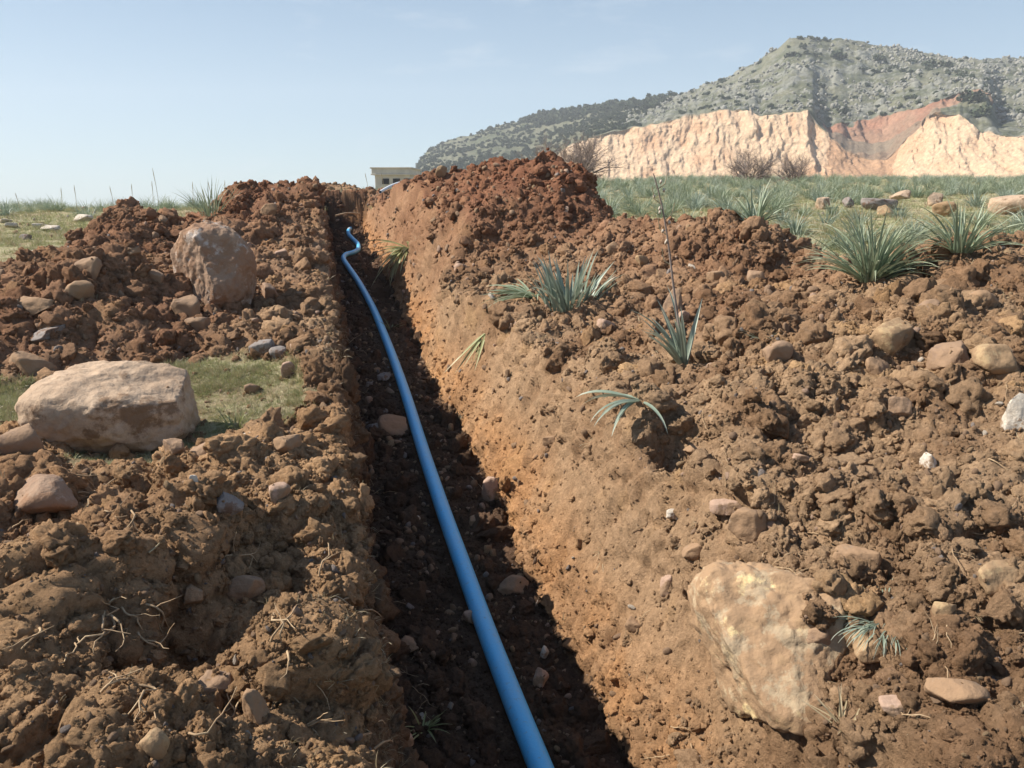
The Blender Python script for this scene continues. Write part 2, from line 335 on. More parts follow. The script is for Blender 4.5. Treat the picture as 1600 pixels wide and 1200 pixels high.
def grid_normals(Pm):
    G = Pm.reshape(S, C, 3); du = np.gradient(G, axis=0); dv = np.gradient(G, axis=1)
    n = np.cross(dv, du); n /= np.linalg.norm(n, axis=2, keepdims=True) + 1e-12
    return n.reshape(-1, 3)
Nn = grid_normals(Pos)
sel = s_ < 26
Q = Pos[sel]; Ns = Nn[sel]; ss_ = s_[sel]; so = soil[sel]; tr = ftr[sel]
warp = np.c_[vnoise(Q * 6, 61), vnoise(Q * 6, 62), vnoise(Q * 6, 63)] * .05 + np.c_[vnoise(Q * 17, 64), vnoise(Q * 17, 65), vnoise(Q * 17, 66)] * .016
Qw = Q + warp
rough_here = .55 + .45 * sstep(-.25, .25, fbm(Q * 1.1, 2, 70))
isR = (t_[sel] > .98) & (t_[sel] < 1.9); isL = t_[sel] < .25
heap = so * (1 - tr)
amp_heap = heap * rough_here
# the right wall is scraped fairly smooth, with a crumbly foot; the floor is rubble
foot = sstep(.45, .1, (z_[sel] - floor_z[sel]))
amp_wall = tr * (np.where(t_[sel] > .98, .42 + .60 * foot, .55)); amp_wall = np.where(on_floor[sel], .45 * tr, amp_wall)
disp = np.zeros(len(Q)); lumps = np.zeros(len(Q))
idc = None
for i, (sc, am) in enumerate(((.38, .135), (.16, .078), (.07, .032), (.031, .014), (.015, .007))):
    m = ss_ < (26, 20, 12, 6, 4)[i]
    f1, f2, idn = worley(Qw[m] / sc, 80 + i)
    dome = np.sqrt(np.clip(1 - (f1 / .95) ** 2, 0, 1)) * (.35 + .9 * idn)
    dome *= sstep(0, .12, f2 - f1) * .35 + .65
    a = (amp_heap[m] * 1.0 + amp_wall[m] * (.35, .7, 1, 1, 1)[i] + tr[m] * (t_[sel][m] > .98) * .45 * sstep(.42, .75, z_[sel][m] - floor_z[sel][m]))
    disp[m] += am * a * (dome - .45)
    if i == 1: lumps[m] = dome
fine = fbm(Q * 24, 4, 90, .6)
disp += (.012 * (heap + amp_wall) + .003) * fine
# drag marks of the bucket down the right wall
st_m = tr * (t_[sel] > .98) * (~on_floor[sel])
disp += st_m * .012 * vnoise(np.c_[ss_ * 26, t_[sel] * 3, z_[sel] * 3], 95)
disp += (1 - heap) * (1 - tr) * .010 * fbm(Q * 9, 3, 96)
Pos[sel] += Ns * disp[:, None]
# crumbly sideways drift so that edges overhang
Pos[sel, 0] += heap * .02 * vnoise(Q * 13, 97); Pos[sel, 1] += heap * .02 * vnoise(Q * 13, 98)
Nn = grid_normals(Pos)

# soil colour, mostly from where the soil was dug; near left painted sunnier
def soil_tint(Q, red, tr, zrel, isfloor, grass, right):
    n1 = fbm(Q * 1.7, 4, 100); n2 = fbm(Q * 7, 4, 104); n3 = vnoise(Q * 30, 108); n4 = fbm(Q * 3.1, 3, 110)
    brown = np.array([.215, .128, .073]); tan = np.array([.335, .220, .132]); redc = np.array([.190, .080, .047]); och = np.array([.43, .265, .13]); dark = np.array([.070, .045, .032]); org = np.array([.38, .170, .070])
    k = sstep(-.35, .35, n1 + .5 * n2 + .5 * (Q[:, 1] < 3.2) * (Q[:, 0] < 0))[:, None]  # near left also pushed towards tan, as painted sunlight
    c = brown * (1 - k) + tan * k
    nl = (sstep(4.2, 3.4, Q[:, 1]) * (Q[:, 0] < 0) * (tr < .5))[:, None] * .65; c = c * (1 - nl) + np.array([.375, .225, .118]) * nl * (1 + .25 * n2[:, None])  # near left warmed and lightened in the colour, making up for weak sun
    r = np.clip(red * .88 + .25 * n2 * (red > .05), 0, 1)[:, None]; c = c * (1 - r) + redc * r
    o = (sstep(.28, .6, n4 + .35 * n2) * .55 * (1 - red))[:, None]; c = c * (1 - o) + och * o * (1 - .0 * r)
    # subsoil showing low on the right wall: ochre and rust
    ws = (tr * right * sstep(.6, .2, zrel + .12 * n1) * (.5 + .5 * sstep(-.3, .3, n2)))[:, None] * .75
    c = c * (1 - ws) + (org * .6 + och * .4) * ws
    tt = (tr * right * sstep(.15, .5, zrel))[:, None] * .3; c = c * (1 - tt) + np.array([.335, .210, .120]) * tt
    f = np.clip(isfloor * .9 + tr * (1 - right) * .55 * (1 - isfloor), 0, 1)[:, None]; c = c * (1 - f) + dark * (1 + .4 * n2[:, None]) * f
    g1 = np.array([.20, .20, .085]); g2 = np.array([.42, .37, .23]); g3 = np.array([.30, .225, .145])
    gk = sstep(-.45, .25, n2 + .7 * vnoise(Q * 62, 112))[:, None]; gc = g1 * (1 - gk) + g2 * gk
    gm = (sstep(-.05, .35, n4 + .5 * n3))[:, None] * .75; gc = gc * (1 - gm) + g3 * gm
    c = c * (1 - grass[:, None]) + gc * grass[:, None]
    return np.clip(c * (1 + .18 * n3[:, None]), .01, .8)
ROOT_T = {}
right_f = (t_ > .6).astype(float)
zrel_ = z_ - floor_z
grass_f = (1 - soil) * (1 - ftr)
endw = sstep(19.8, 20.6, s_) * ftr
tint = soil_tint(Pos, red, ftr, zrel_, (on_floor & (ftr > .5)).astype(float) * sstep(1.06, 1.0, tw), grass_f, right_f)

tint = tint * (1 - .5 * endw[:, None]); Pos += Nn * (endw * (.10 * fbm(Pos * 5, 3, 99)))[:, None]  # shade of the end wall put into its colour, then roughened
ii = np.arange(S * C).reshape(S, C)
quads = np.stack([ii[:-1, :-1], ii[:-1, 1:], ii[1:, 1:], ii[1:, :-1]], -1).reshape(-1, 4)
q0 = quads[:, 0]
fcat = np.zeros(len(quads), int)                          # 0 field
in_tr = ftr[q0] > .5
fcat[in_tr & (t_[q0] <= .6)] = 2; fcat[in_tr & (t_[q0] > .6)] = 3
fcat[in_tr & on_floor[q0] & (zrel_[q0] < .05)] = 1
fcat[in_tr & (s_[q0] > 20.45)] = 2
hp = (soil[q0] > .5) & ~in_tr & (s_[q0] < 30)
lft = t_[q0] < .7
div = 4.2 + .0 * s_[q0]
fcat[hp & lft & (s_[q0] < div)] = 4; fcat[hp & lft & (s_[q0] >= div)] = 5; fcat[hp & ~lft] = 6
names = {0: ('field_ground', None, None, 'structure'), 1: ('trench_floor', None, None, 'structure'), 2: ('trench_wall', None, None, 'structure'), 3: ('trench_wall', None, None, 'structure'),
         4: ('spoil_heap', 'loose brown soil full of roots heaped at the near left edge of the trench', 'soil heap', 'stuff'),
         5: ('spoil_heap', 'dark red-brown soil heap behind the upright boulder left of the trench', 'soil heap', 'stuff'),
         6: ('spoil_heap', 'long bank of lumpy brown soil running along the right side of the trench', 'soil heap', 'stuff')}
for kf, (nm, lab, cat, kd) in names.items():
    fs = quads[fcat == kf]
    if not len(fs): continue
    used, inv = np.unique(fs.ravel(), return_inverse=True)
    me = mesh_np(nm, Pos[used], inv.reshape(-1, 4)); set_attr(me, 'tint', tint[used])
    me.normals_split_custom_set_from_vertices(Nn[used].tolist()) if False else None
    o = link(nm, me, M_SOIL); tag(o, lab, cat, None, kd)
# wide low land under and round everything
wide = mesh_np('valley_floor', [(-1200, -60, -1.5), (1200, -60, -1.5), (1200, 1100, -9.5), (-1200, 1100, -9.5)], [(0, 1, 2, 3)])
t = NT('valley_grass'); t.color(t.ramp(t.noise(t.pos(), .02, 6), (.3, (.10, .11, .05)), (.7, (.2, .17, .09)))); o = link('valley_ground', wide, t.m); tag(o, kind='structure')

# a light copy of the ground for finding where things rest
rs, cs = np.arange(0, S, 2), np.arange(0, C, 2)
G = Pos.reshape(S, C, 3)[np.ix_(rs[rs < 760], cs)]; n1_, n2_ = G.shape[:2]; jj = np.arange(n1_ * n2_).reshape(n1_, n2_)
qb = np.stack([jj[:-1, :-1], jj[:-1, 1:], jj[1:, 1:], jj[1:, :-1]], -1).reshape(-1, 4)
BVH = BVHTree.FromPolygons(G.reshape(-1, 3).tolist(), qb.tolist())
def at(px, py):
    r = Vector(ray(px, py)).normalized(); h = BVH.ray_cast(Vector((0, 0, CAM_H)), r, 400)
    if h[0] is None:
        q = P(px, py, .8); return Vector((q[0], q[1], float(field_z(q[0], q[1])))), Vector((0, 0, 1)), math.hypot(*q)
    n = h[1] if h[1].z > 0 else -h[1]
    return h[0], n, (h[0] - Vector((0, 0, CAM_H))).length
def drop(x, y):
    h = BVH.ray_cast(Vector((x, y, 6)), Vector((0, 0, -1)), 30)
    return h[0] if h[0] is not None else Vector((x, y, float(field_z(x, y))))
def size_px(n, dist): return n * dist / F_PX
#----

# ------------------------------------------------------------------ scattering through geometry nodes
def proto_collection(name, meshes):
    c = bpy.data.collections.new(name)
    for i, me in enumerate(meshes):
        c.objects.link(bpy.data.objects.new('%s_%02d' % (name, i), me))
    return c
def scatter(name, pts, idx, scl, rot, meshes, tint=None, label=None, cat=None, mat=None):
    me = bpy.data.meshes.new(name); me.vertices.add(len(pts)); me.vertices.foreach_set('co', np.asarray(pts, np.float32).ravel())
    a = me.attributes.new('idx', 'INT', 'POINT'); a.data.foreach_set('value', np.asarray(idx, np.int32))
    scl = np.asarray(scl, np.float32); scl = np.repeat(scl[:, None], 3, 1) if scl.ndim == 1 else scl
    set_attr(me, 'scl', scl); set_attr(me, 'rot', rot)
    if tint is not None: set_attr(me, 'tint', tint)
    o = link(name, me); tag(o, label, cat, None, 'stuff')
    ng = bpy.data.node_groups.new(name, 'GeometryNodeTree')
    ng.interface.new_socket('Geometry', in_out='INPUT', socket_type='NodeSocketGeometry'); ng.interface.new_socket('Geometry', in_out='OUTPUT', socket_type='NodeSocketGeometry')
    gi = ng.nodes.new('NodeGroupInput'); go = ng.nodes.new('NodeGroupOutput'); ip = ng.nodes.new('GeometryNodeInstanceOnPoints')
    ci = ng.nodes.new('GeometryNodeCollectionInfo'); ci.inputs['Collection'].default_value = proto_collection(name + '_shapes', meshes)
    ci.inputs['Separate Children'].default_value = True; ci.inputs['Reset Children'].default_value = True
    def na(nm, ty):
        n = ng.nodes.new('GeometryNodeInputNamedAttribute'); n.data_type = ty; n.inputs['Name'].default_value = nm; return n.outputs['Attribute']
    L = ng.links.new
    L(gi.outputs[0], ip.inputs['Points']); L(ci.outputs[0], ip.inputs['Instance']); ip.inputs['Pick Instance'].default_value = True
    L(na('idx', 'INT'), ip.inputs['Instance Index']); L(na('rot', 'FLOAT_VECTOR'), ip.inputs['Rotation']); L(na('scl', 'FLOAT_VECTOR'), ip.inputs['Scale'])
    L(ip.outputs[0], go.inputs[0])
    md_ = o.modifiers.new('scatter', 'NODES'); md_.node_group = ng
    return o

_ico = {}
def ico(sub):
    if sub not in _ico:
        bm = bmesh.new(); bmesh.ops.create_icosphere(bm, subdivisions=sub, radius=1.0); bm.verts.ensure_lookup_table()
        _ico[sub] = (np.array([v.co[:] for v in bm.verts]), np.array([[v.index for v in f.verts] for f in bm.faces])); bm.free()
    V, F_ = _ico[sub]; return V.copy(), F_
def rock_mesh(name, sub, seed, dims=(1, 1, 1), boxy=.0, cuts=6, cutd=(.62, .9), noise=.06, nscale=2.2, soft=.12, planes=()):
    """a stone: a ball squared off, chipped by soft planes, then weathered"""
    rg = np.random.default_rng(seed); V, F_ = ico(sub)
    if boxy > 0:
        p_ = 2 + boxy * 6; n = (np.abs(V) ** p_).sum(1) ** (1 / p_); V = V / n[:, None]
    for i in range(cuts):
        n = rg.normal(size=3); n /= np.linalg.norm(n); d = rg.uniform(*cutd)
        over = V @ n - d; V -= np.outer(np.where(over > 0, over * (1 - soft), 0), n)
    for (n, d) in planes:
        n = np.array(n, float); n /= np.linalg.norm(n); over = V @ n - d; V -= np.outer(np.where(over > 0, over * .96, 0), n)
    nn = V / np.linalg.norm(V, axis=1, keepdims=True)
    off = seed * 3.7
    V = V + nn * (noise * fbm(V * nscale + off, 5, seed) + noise * .55 * fbm(V * nscale * 4 + off, 5, seed + 9, .62))[:, None]
    return mesh_np(name, V * np.array(dims), F_)
def clod_mesh(name, sub, seed, rough=.42):
    V, F_ = ico(sub); rg = np.random.default_rng(seed)
    f1, f2, idn = worley(V * 1.25 + seed * 5.1, seed)
    n = V / np.linalg.norm(V, axis=1, keepdims=True)
    g1, g2, gid = worley(V * 3.4 + seed * 2.1, seed + 3)
    r = 1 + rough * (idn - .5) - .35 * (f1 - .45) - .26 * (g1 - .45) + .20 * (gid - .5) + .34 * fbm(V * 3.0 + seed, 5, seed, .72)
    W = n * r[:, None]
    for k in range(3):
        c_ = rg.normal(size=3); c_ /= np.linalg.norm(c_); o_ = W @ c_ - rg.uniform(.55, .8); W = W - np.outer(np.where(o_ > 0, o_ * .8, 0), c_)
    return mesh_np(name, W * rg.uniform(.6, 1.2, 3), F_)

def floor_pt(px, py, up=.05):
    r_ = ray(px, py); ks = np.geomspace(1 / 1210, 30 / 1210, 6000); x, y = ks * r_[0], ks * r_[1]; s, t = st_of(x, y)
    g = CAM_H + ks * r_[2] - (.0297 * s + SL * y + up); i = np.argmax(g < 0); return Vector((x[i], y[i], CAM_H + ks[i] * r_[2]))
pix = [(845, 1200), (800, 1088), (760, 985), (722, 880), (690, 790), (660, 700), (632, 610), (607, 540), (582, 480), (560, 440), (545, 418), (537, 405), (540, 398), (553, 394), (560, 389), (559, 381), (552, 374), (545, 366), (545, 360), (551, 354), (556, 349)]
ctl = [floor_pt(*q) for q in pix]; d0 = (ctl[0] - ctl[1]); ctl = [ctl[0] + d0 * 1.6, ctl[0] + d0 * .8] + ctl
ctl += [ctl[-1] + Vector((.16, .8, .02)), ctl[-1] + Vector((.45, 1.6, .05))]
def catmull(pts, per=8):
    out = []
    for i in range(len(pts) - 1):
        p0, p1_, p2_, p3 = pts[max(i - 1, 0)], pts[i], pts[i + 1], pts[min(i + 2, len(pts) - 1)]
        for k in range(per):
            u = k / per; out.append(.5 * ((2 * p1_) + (p2_ - p0) * u + (2 * p0 - 5 * p1_ + 4 * p2_ - p3) * u * u + (3 * p1_ - p0 - 3 * p2_ + p3) * u ** 3))
    return out + [pts[-1]]
path = catmull(ctl, 10)

area = np.zeros((S, C)); Gp = Pos.reshape(S, C, 3)
e1 = Gp[1:, :-1] - Gp[:-1, :-1]; e2 = Gp[:-1, 1:] - Gp[:-1, :-1]
area[:-1, :-1] = np.linalg.norm(np.cross(e1, e2), axis=2); area = area.ravel()
dist = np.linalg.norm(Pos - np.array([0, 0, CAM_H]), axis=1)
az = np.degrees(np.arctan2(Pos[:, 0], np.maximum(Pos[:, 1], .01)))
inview = (np.abs(az) < 46) & (Pos[:, 1] > .7)
EU1 = np.zeros((S, C, 3)); EU1[:-1, :-1] = e1; EU2 = np.zeros((S, C, 3)); EU2[:-1, :-1] = e2; EU1 = EU1.reshape(-1, 3); EU2 = EU2.reshape(-1, 3)
def sample(weight, n):
    w = weight / weight.sum(); i = RNG.choice(len(w), n, p=w)
    return i, Pos[i] + EU1[i] * RNG.random((n, 1)) + EU2[i] * RNG.random((n, 1))
flr = on_floor & (ftr > .5)
wallr = (ftr > .5) & (t_ > .6) & ~flr; walll = (ftr > .5) & (t_ <= .6) & ~flr
dens = soil * (1 - ftr) * (.28 + .72 * sstep(-.35, .35, fbm(Pos * 2.6, 4, 120))) + .8 * flr + .22 * wallr + .55 * wallr * sstep(.40, .05, zrel_) + .35 * walll
dens = dens + .05 * (1 - soil) * (1 - ftr) * (s_ < 9)
wt = dens * area * inview * (s_ < 30) / np.maximum(dist, 1.3) ** 2
NC = 210000
i_, pp = sample(wt, NC)
rr = dist[i_] * .0011 * np.minimum(RNG.random(NC) ** -.52, 20)
rr = np.minimum(rr, .11) * np.where(wallr[i_], .5, 1)
pp += Nn[i_] * (rr * RNG.uniform(-.55, .1, NC))[:, None]
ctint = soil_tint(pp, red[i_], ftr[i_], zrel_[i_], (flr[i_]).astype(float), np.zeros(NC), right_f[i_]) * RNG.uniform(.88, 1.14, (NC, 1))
clods = [clod_mesh('clod', 4, 200 + k) for k in range(10)]
for m_ in clods: m_.materials.append(M_CLOD)
pxy = np.array([(v.x, v.y) for v in path])
def clear_of_pipe(p_, r_):
    ok = np.ones(len(p_), bool); c_ = np.where(np.abs(st_of(p_[:, 0], p_[:, 1])[1] - .62) < .5)[0]
    dd = np.sqrt(((p_[c_, None, :2] - pxy[None]) ** 2).sum(2)).min(1); ok[c_] = dd > .055 + r_[c_]; return ok
ok = clear_of_pipe(pp, rr); pp, rr, ctint, NC = pp[ok], rr[ok], ctint[ok], int(ok.sum())
scatter('soil_clods', pp, RNG.integers(0, 10, NC), rr, RNG.uniform(0, 6.28, (NC, 3)), clods, ctint, 'crumbs and clods of loose brown earth strewn over heaps and trench', 'soil')
# gravel: small stones among the clods
NG_ = 9000
wt2 = (soil * (1 - ftr) * .5 + 1.1 * flr + .09 * wallr + .2 * walll + .12 * (1 - soil) * (1 - ftr)) * area * inview * (s_ < 22) / np.maximum(dist, 1.3) ** 2
i_, pp = sample(wt2, NG_); rr = dist[i_] * .0022 * np.minimum(RNG.random(NG_) ** -.4, 3.2); rr = np.minimum(rr, .05); pp += Nn[i_] * (rr * .15)[:, None]
grav = [rock_mesh('gravel_stone', 2, 300 + k, (1, RNG.uniform(.6, .9), RNG.uniform(.45, .7)), .2, 7, (.55, .9)) for k in range(12)]
for k, m_ in enumerate(grav): m_.materials.append(M_PEB[(0, 1, 2, 3, 1, 0, 1, 5, 0, 3, 1, 0)[k]])
ok = clear_of_pipe(pp, rr); pp, rr, NG_ = pp[ok], rr[ok], int(ok.sum()); gi = RNG.integers(0, 12, NG_)
scatter('gravel', pp, gi, rr, RNG.uniform(0, 6.28, (NG_, 3)), grav, None, 'small stones mixed through the dug soil', 'gravel')

# ------------------------------------------------------------------ blades, tufts
def blade_strip(Vs, Fs, Ts, base, az_, L, w, el, droop, nseg=6, fold=.35, twist=0):
    """one leaf: keeled ribbon that rises at the angle el and bends over"""
    d = np.array([math.cos(az_), math.sin(az_), 0]); up = np.array([0, 0, 1.]); side = np.array([-math.sin(az_), math.cos(az_), 0])
    p_ = np.array(base, float); a = el; b0 = len(Vs)
    for k in range(nseg + 1):
        u = k / nseg; ww = w * (1 - u ** 2.2) * (.75 + .25 * min(1, u * 6)) + .0006
        tn = d * math.cos(a) + up * math.sin(a); nr = -d * math.sin(a) + up * math.cos(a)
        sd = side * math.cos(twist * u) + nr * math.sin(twist * u)
        Vs += [p_ - sd * ww / 2 + nr * ww * fold, p_, p_ + sd * ww / 2 + nr * ww * fold]; Ts += [u, u, u]
        if k:
            q = b0 + 3 * (k - 1); Fs += [(q, q + 1, q + 4, q + 3), (q + 1, q + 2, q + 5, q + 4)]
        p_ = p_ + tn * L / nseg; a -= droop / nseg * (.4 + 1.2 * u)
def tuft_mesh(name, seed, n, L, w, mat, spread=.10, el=(.7, 1.5), droop=(.4, 1.6), nseg=6, lean=None):
    rg = random.Random(seed); Vs, Fs, Ts = [], [], []
    for i in range(n):
        a = rg.uniform(0, 6.283); r_ = spread * math.sqrt(rg.random()); e = rg.uniform(*el)
        if lean is not None and rg.random() < .7: a = lean + rg.gauss(0, .6)
        blade_strip(Vs, Fs, Ts, (r_ * math.cos(a), r_ * math.sin(a), -.02), a + rg.gauss(0, .5), L * rg.uniform(.55, 1.05), w * rg.uniform(.6, 1.1), e, rg.uniform(*droop) * (1.4 - .5 * e), nseg, .35, rg.gauss(0, .5))
    me = mesh_np(name, Vs, Fs); set_attr(me, 'tipness', np.array(Ts)); me.materials.append(mat); return me
def single_leaf(parent, mat, seed, L, w, az_, el, droop, base=(0, 0, 0), name='leaf', nseg=9, twist=0):
    Vs, Fs, Ts = [], [], []; blade_strip(Vs, Fs, Ts, base, az_, L, w, el, droop, nseg, .35, twist)
    me = mesh_np(name, Vs, Fs); set_attr(me, 'tipness', np.array(Ts)); return link(name, me, mat, parent)
def tube_mesh(name, pts, rad, sides=6, caps=True):
    pts = [Vector(p_) for p_ in pts]; n = len(pts); rad = rad if hasattr(rad, '__len__') else [rad] * n
    V, F_ = [], []; ref = None
    for i, p_ in enumerate(pts):
        tn = (pts[min(i + 1, n - 1)] - pts[max(i - 1, 0)]).normalized()
        if ref is None: ref = tn.orthogonal().normalized()
        ref = (ref - tn * ref.dot(tn)).normalized(); b = tn.cross(ref)
        for k in range(sides):
            a = 6.28318 * k / sides; V.append(p_ + (ref * math.cos(a) + b * math.sin(a)) * rad[i])
    for i in range(n - 1):
        for k in range(sides):
            k2 = (k + 1) % sides; F_.append((i * sides + k, i * sides + k2, (i + 1) * sides + k2, (i + 1) * sides + k))
    return mesh_np(name, [tuple(v) for v in V], F_)

# short grass on the field (nobody could count it)
fmask = (1 - soil) * (1 - ftr) * inview
pat = sstep(-.25, .3, fbm(Q2 * 2.3, 4, 130))
gw = fmask * area * (.25 + .75 * pat) * (s_ < 45) * (1 + 3 * (s_ < 7)) / np.maximum(dist, 2.5) ** 1.9
NGr = 46000; i_, pp = sample(gw, NGr)
grass = [tuft_mesh('grass_tuft', 400 + k, 20, .075, .0036, M_GRASS if k % 4 else M_STRAW, .05, (.5, 1.5), (.3, 1.5), 3) for k in range(8)]
scatter('grass', pp, RNG.integers(0, 8, NGr), RNG.uniform(.5, 1.1, NGr) * np.clip(dist[i_] / 7, .55, 2.2), np.c_[np.zeros(NGr), np.zeros(NGr), RNG.uniform(0, 6.28, NGr)], grass, None, 'short green grass on the open ground beside the trench', 'grass')

# asphodel clumps
asph = [tuft_mesh('asphodel', 500 + k, 60 + 6 * k, .60, .018, M_LEAF if k % 3 else M_LEAF_B, .11, (.55, 1.5), (.5, 1.9), 6) for k in range(8)]
fpts = []
fm = (soil < .3) & (ftr < .1)
wa = fm * area * (np.abs(az) < 42) * (np.arange(S * C) >= 0)
rightfld = (t_ > 1.5) & (Pos[:, 1] > 7.5) & (Pos[:, 1] < 90); leftfld = (t_ < .5) & (Pos[:, 1] > 17) & (Pos[:, 1] < 34)
clump = sstep(-.2, .35, fbm(Q2 * .35, 3, 140))
dwr = np.clip((Pos[:, 1] - 6) / 10, .35, 1)
i1, p1 = sample(wa * rightfld * (.25 + clump) * dwr, 6500); i3, p3 = sample(wa * (np.abs(t_ - 1) < 5) * (Pos[:, 1] > 22) * (Pos[:, 1] < 31), 90); i2, p2 = sample(wa * leftfld * (.15 + sstep(18, 25, Pos[:, 1])) * (.3 + clump), 520)
def thin(pts, dmin):
    keep = []; cell = {}
    for j, q in enumerate(pts):
        d_ = dmin * (1 if q[1] < 30 else 1.0); kx, ky = int(q[0] // dmin), int(q[1] // dmin); ok = True
        for ax in (-1, 0, 1):
            for ay in (-1, 0, 1):
                for m in cell.get((kx + ax, ky + ay), ()):
                    if (pts[m][0] - q[0]) ** 2 + (pts[m][1] - q[1]) ** 2 < d_ * d_: ok = False
        if ok: cell.setdefault((kx, ky), []).append(j); keep.append(j)
    return keep
rocks_ = np.array([at(px, py)[0][:2] for px, py in ((1285, 322), (1372, 326), (1384, 335), (1412, 311), (1462, 319), (1479, 336), (1588, 334), (1325, 323))])
def clears(q):
    for k in rocks_:
        d_ = np.hypot(*k); u = k / d_; a = q[0] * u[0] + q[1] * u[1] - d_; b = abs(q[0] * u[1] - q[1] * u[0])
        if b < .75 and -5.0 < a < .8: return False
    return True
p1 = p1[[j for j in range(len(p1)) if clears(p1[j])]]; p1 = p1[thin(p1, .58)]; p2 = np.vstack([p2, p3]); p2 = p2[thin(p2, .45)]
p1 = p1[np.argsort(p1[:, 1])]; p2 = p2[np.argsort(p2[:, 1])]
def hidden(q):                                      # fully behind the banks
    a = Vector((0, 0, CAM_H)); b = Vector(q) + Vector((0, 0, .55)); d_ = b - a
    h = BVH.ray_cast(a, d_.normalized(), d_.length - .3); return h[0] is not None
vis1 = [j for j in range(len(p1)) if not hidden(p1[j])]; vis2 = [j for j in range(len(p2)) if not hidden(p2[j])]
p1 = p1[vis1]; p2 = p2[vis2]
near1, far1 = p1[:200], p1[200:]; near2, far2 = p2[:80], p2[80:]
for arr, lab, grp in ((near1, 'grey-green asphodel clump growing in the field beyond the right bank', 'asphodel clumps in the right field'),
                      (near2, 'dark green asphodel clump on the grassy crest left of the trench', 'asphodel clumps along the left crest')):
    for q in arr:
        o = link('asphodel', asph[random.randrange(8)]); o.location = q; o.rotation_euler = (random.gauss(0, .06), random.gauss(0, .06), random.uniform(0, 6.28)); sc = random.uniform(.65, 1.2) * (.8 if q[0] < 0 else 1); o.scale = (sc,) * 3
        tag(o, lab, 'plant', grp)
for i, (px, py) in enumerate(((1292, 352), (1322, 392), (1256, 338), (1432, 372), (1532, 352), (1568, 372), (1405, 342), (990, 332), (1062, 322), (1125, 330), (1300, 338), (1345, 350), (1500, 345), (1220, 330), (1590, 356))):
    q_ = P(px, py, .8); o = link('asphodel', asph[i % 8]); o.location = (q_[0], q_[1], float(field_z(q_[0], q_[1])) - .02); o.rotation_euler = (random.gauss(0, .08), random.gauss(0, .08), random.uniform(0, 6.28)); o.scale = (random.uniform(.6, .9),) * 3
    tag(o, 'grey-green asphodel clump growing in the field beyond the right bank', 'plant', 'asphodel clumps in the right field')
fp = np.vstack([far1, far2]); nf = len(fp)
scatter('asphodels', fp, RNG.integers(0, 8, nf), RNG.uniform(.55, 1.05, nf) * np.where(fp[:, 0] < 0, .8, 1), np.c_[np.zeros(nf), np.zeros(nf), RNG.uniform(0, 6.28, nf)], asph, None, 'dense growth of asphodel across the far field', 'plants')

# plants one can point at
def clump_at(px, py, n, L, w, mat, label, el, droop, seed, size=1.0, lean=None, name='asphodel', spread=.07, sink=0.0, parts=True):
    h, nn, d = at(px, py); root_ = link(name, None, loc=h - Vector((0, 0, sink))); tag(root_, label, 'plant')
    rg = random.Random(seed)
    for i in range(n):
        a = rg.uniform(0, 6.283)
        if lean is not None: a = lean + rg.gauss(0, .75)
        r_ = spread * math.sqrt(rg.random()); e = rg.uniform(*el)
        single_leaf(root_, mat, i, L * rg.uniform(.6, 1.05), w * rg.uniform(.7, 1.1), a + rg.gauss(0, .3), e, rg.uniform(*droop), (r_ * math.cos(a), r_ * math.sin(a), 0), 'leaf', 8, rg.gauss(0, .5))
    return root_
clump_at(1360, 441, 180, .58, .019, M_LEAF, 'largest asphodel clump, in the gap between the two right banks', (.45, 1.5), (.4, 1.5), 1)
clump_at(1242, 366, 80, .5, .018, M_LEAF_B, 'asphodel clump with drooping outer leaves just behind the second right mound', (.3, 1.4), (.5, 1.6), 2)
clump_at(1500, 395, 70, .42, .018, M_LEAF, 'asphodel clump behind the right end of the near bank', (.4, 1.5), (.5, 1.5), 3)
clump_at(1180, 352, 40, .5, .022, M_LEAF, 'small asphodel clump directly over the crest of the second right mound', (.5, 1.5), (.5, 1.5), 4)
clump_at(888, 484, 70, .50, .036, M_LEAF_B, 'upright blue-green uprooted plant with broad leaves standing on the right bank', (.7, 1.5), (.0, .8), 5, spread=.20)
clump_at(838, 466, 34, .50, .030, M_LEAF, 'limp green leaves flopped to the left beside the broad-leaved plant', (.1, .55), (.3, 1.0), 6, lean=math.pi + .3)
r7 = clump_at(1070, 575, 16, .50, .036, M_LEAF_B, 'lone plant with few pale leaves and a tall dry flower stalk', (.8, 1.45), (.1, .9), 7, lean=math.pi - .2, spread=.03)
stalk = []
h7 = r7.location
for k in range(14):
    u = k / 13; stalk.append(Vector((-.24 * u ** 1.5 - .02 * math.sin(u * 5), .05 * u, 1.10 * u)))
st_ = link('flower_stalk', tube_mesh('flower_stalk', stalk, [.0085 * (1 - .6 * k / 13) for k in range(14)], 6), M_TWIG, r7)
for k in (7, 9, 10, 11, 12):
    b = stalk[k]; sg = -1 if k % 2 else 1
    link('side_stem', tube_mesh('side_stem', [b, b + Vector((sg * .04, .01, .03)), b + Vector((sg * .055, .01, .10))], [.004, .003, .002], 5), M_STRAW, st_)
for k in range(9):
    b = stalk[8 + k // 2] + Vector((random.uniform(-.05, .05), random.uniform(-.02, .02), random.uniform(0, .08)))
    link('seed_head', rock_mesh('seed_head', 1, 30 + k, (.008, .008, .014), 0, 0), M_PEB[4], st_).location = b
clump_at(1005, 625, 12, .30, .028, M_LEAF_B, 'broad leaves lying flat on the soil left of the lone stalked plant', (-.05, .45), (.7, 1.5), 8, lean=math.pi + .15)
clump_at(640, 388, 44, .80, .042, M_LEAF_DRY, 'wilted yellow-green plant hanging over the top of the right trench wall', (-.9, .6), (.5, 1.3), 9, lean=-2.2, name='wilted_plant')
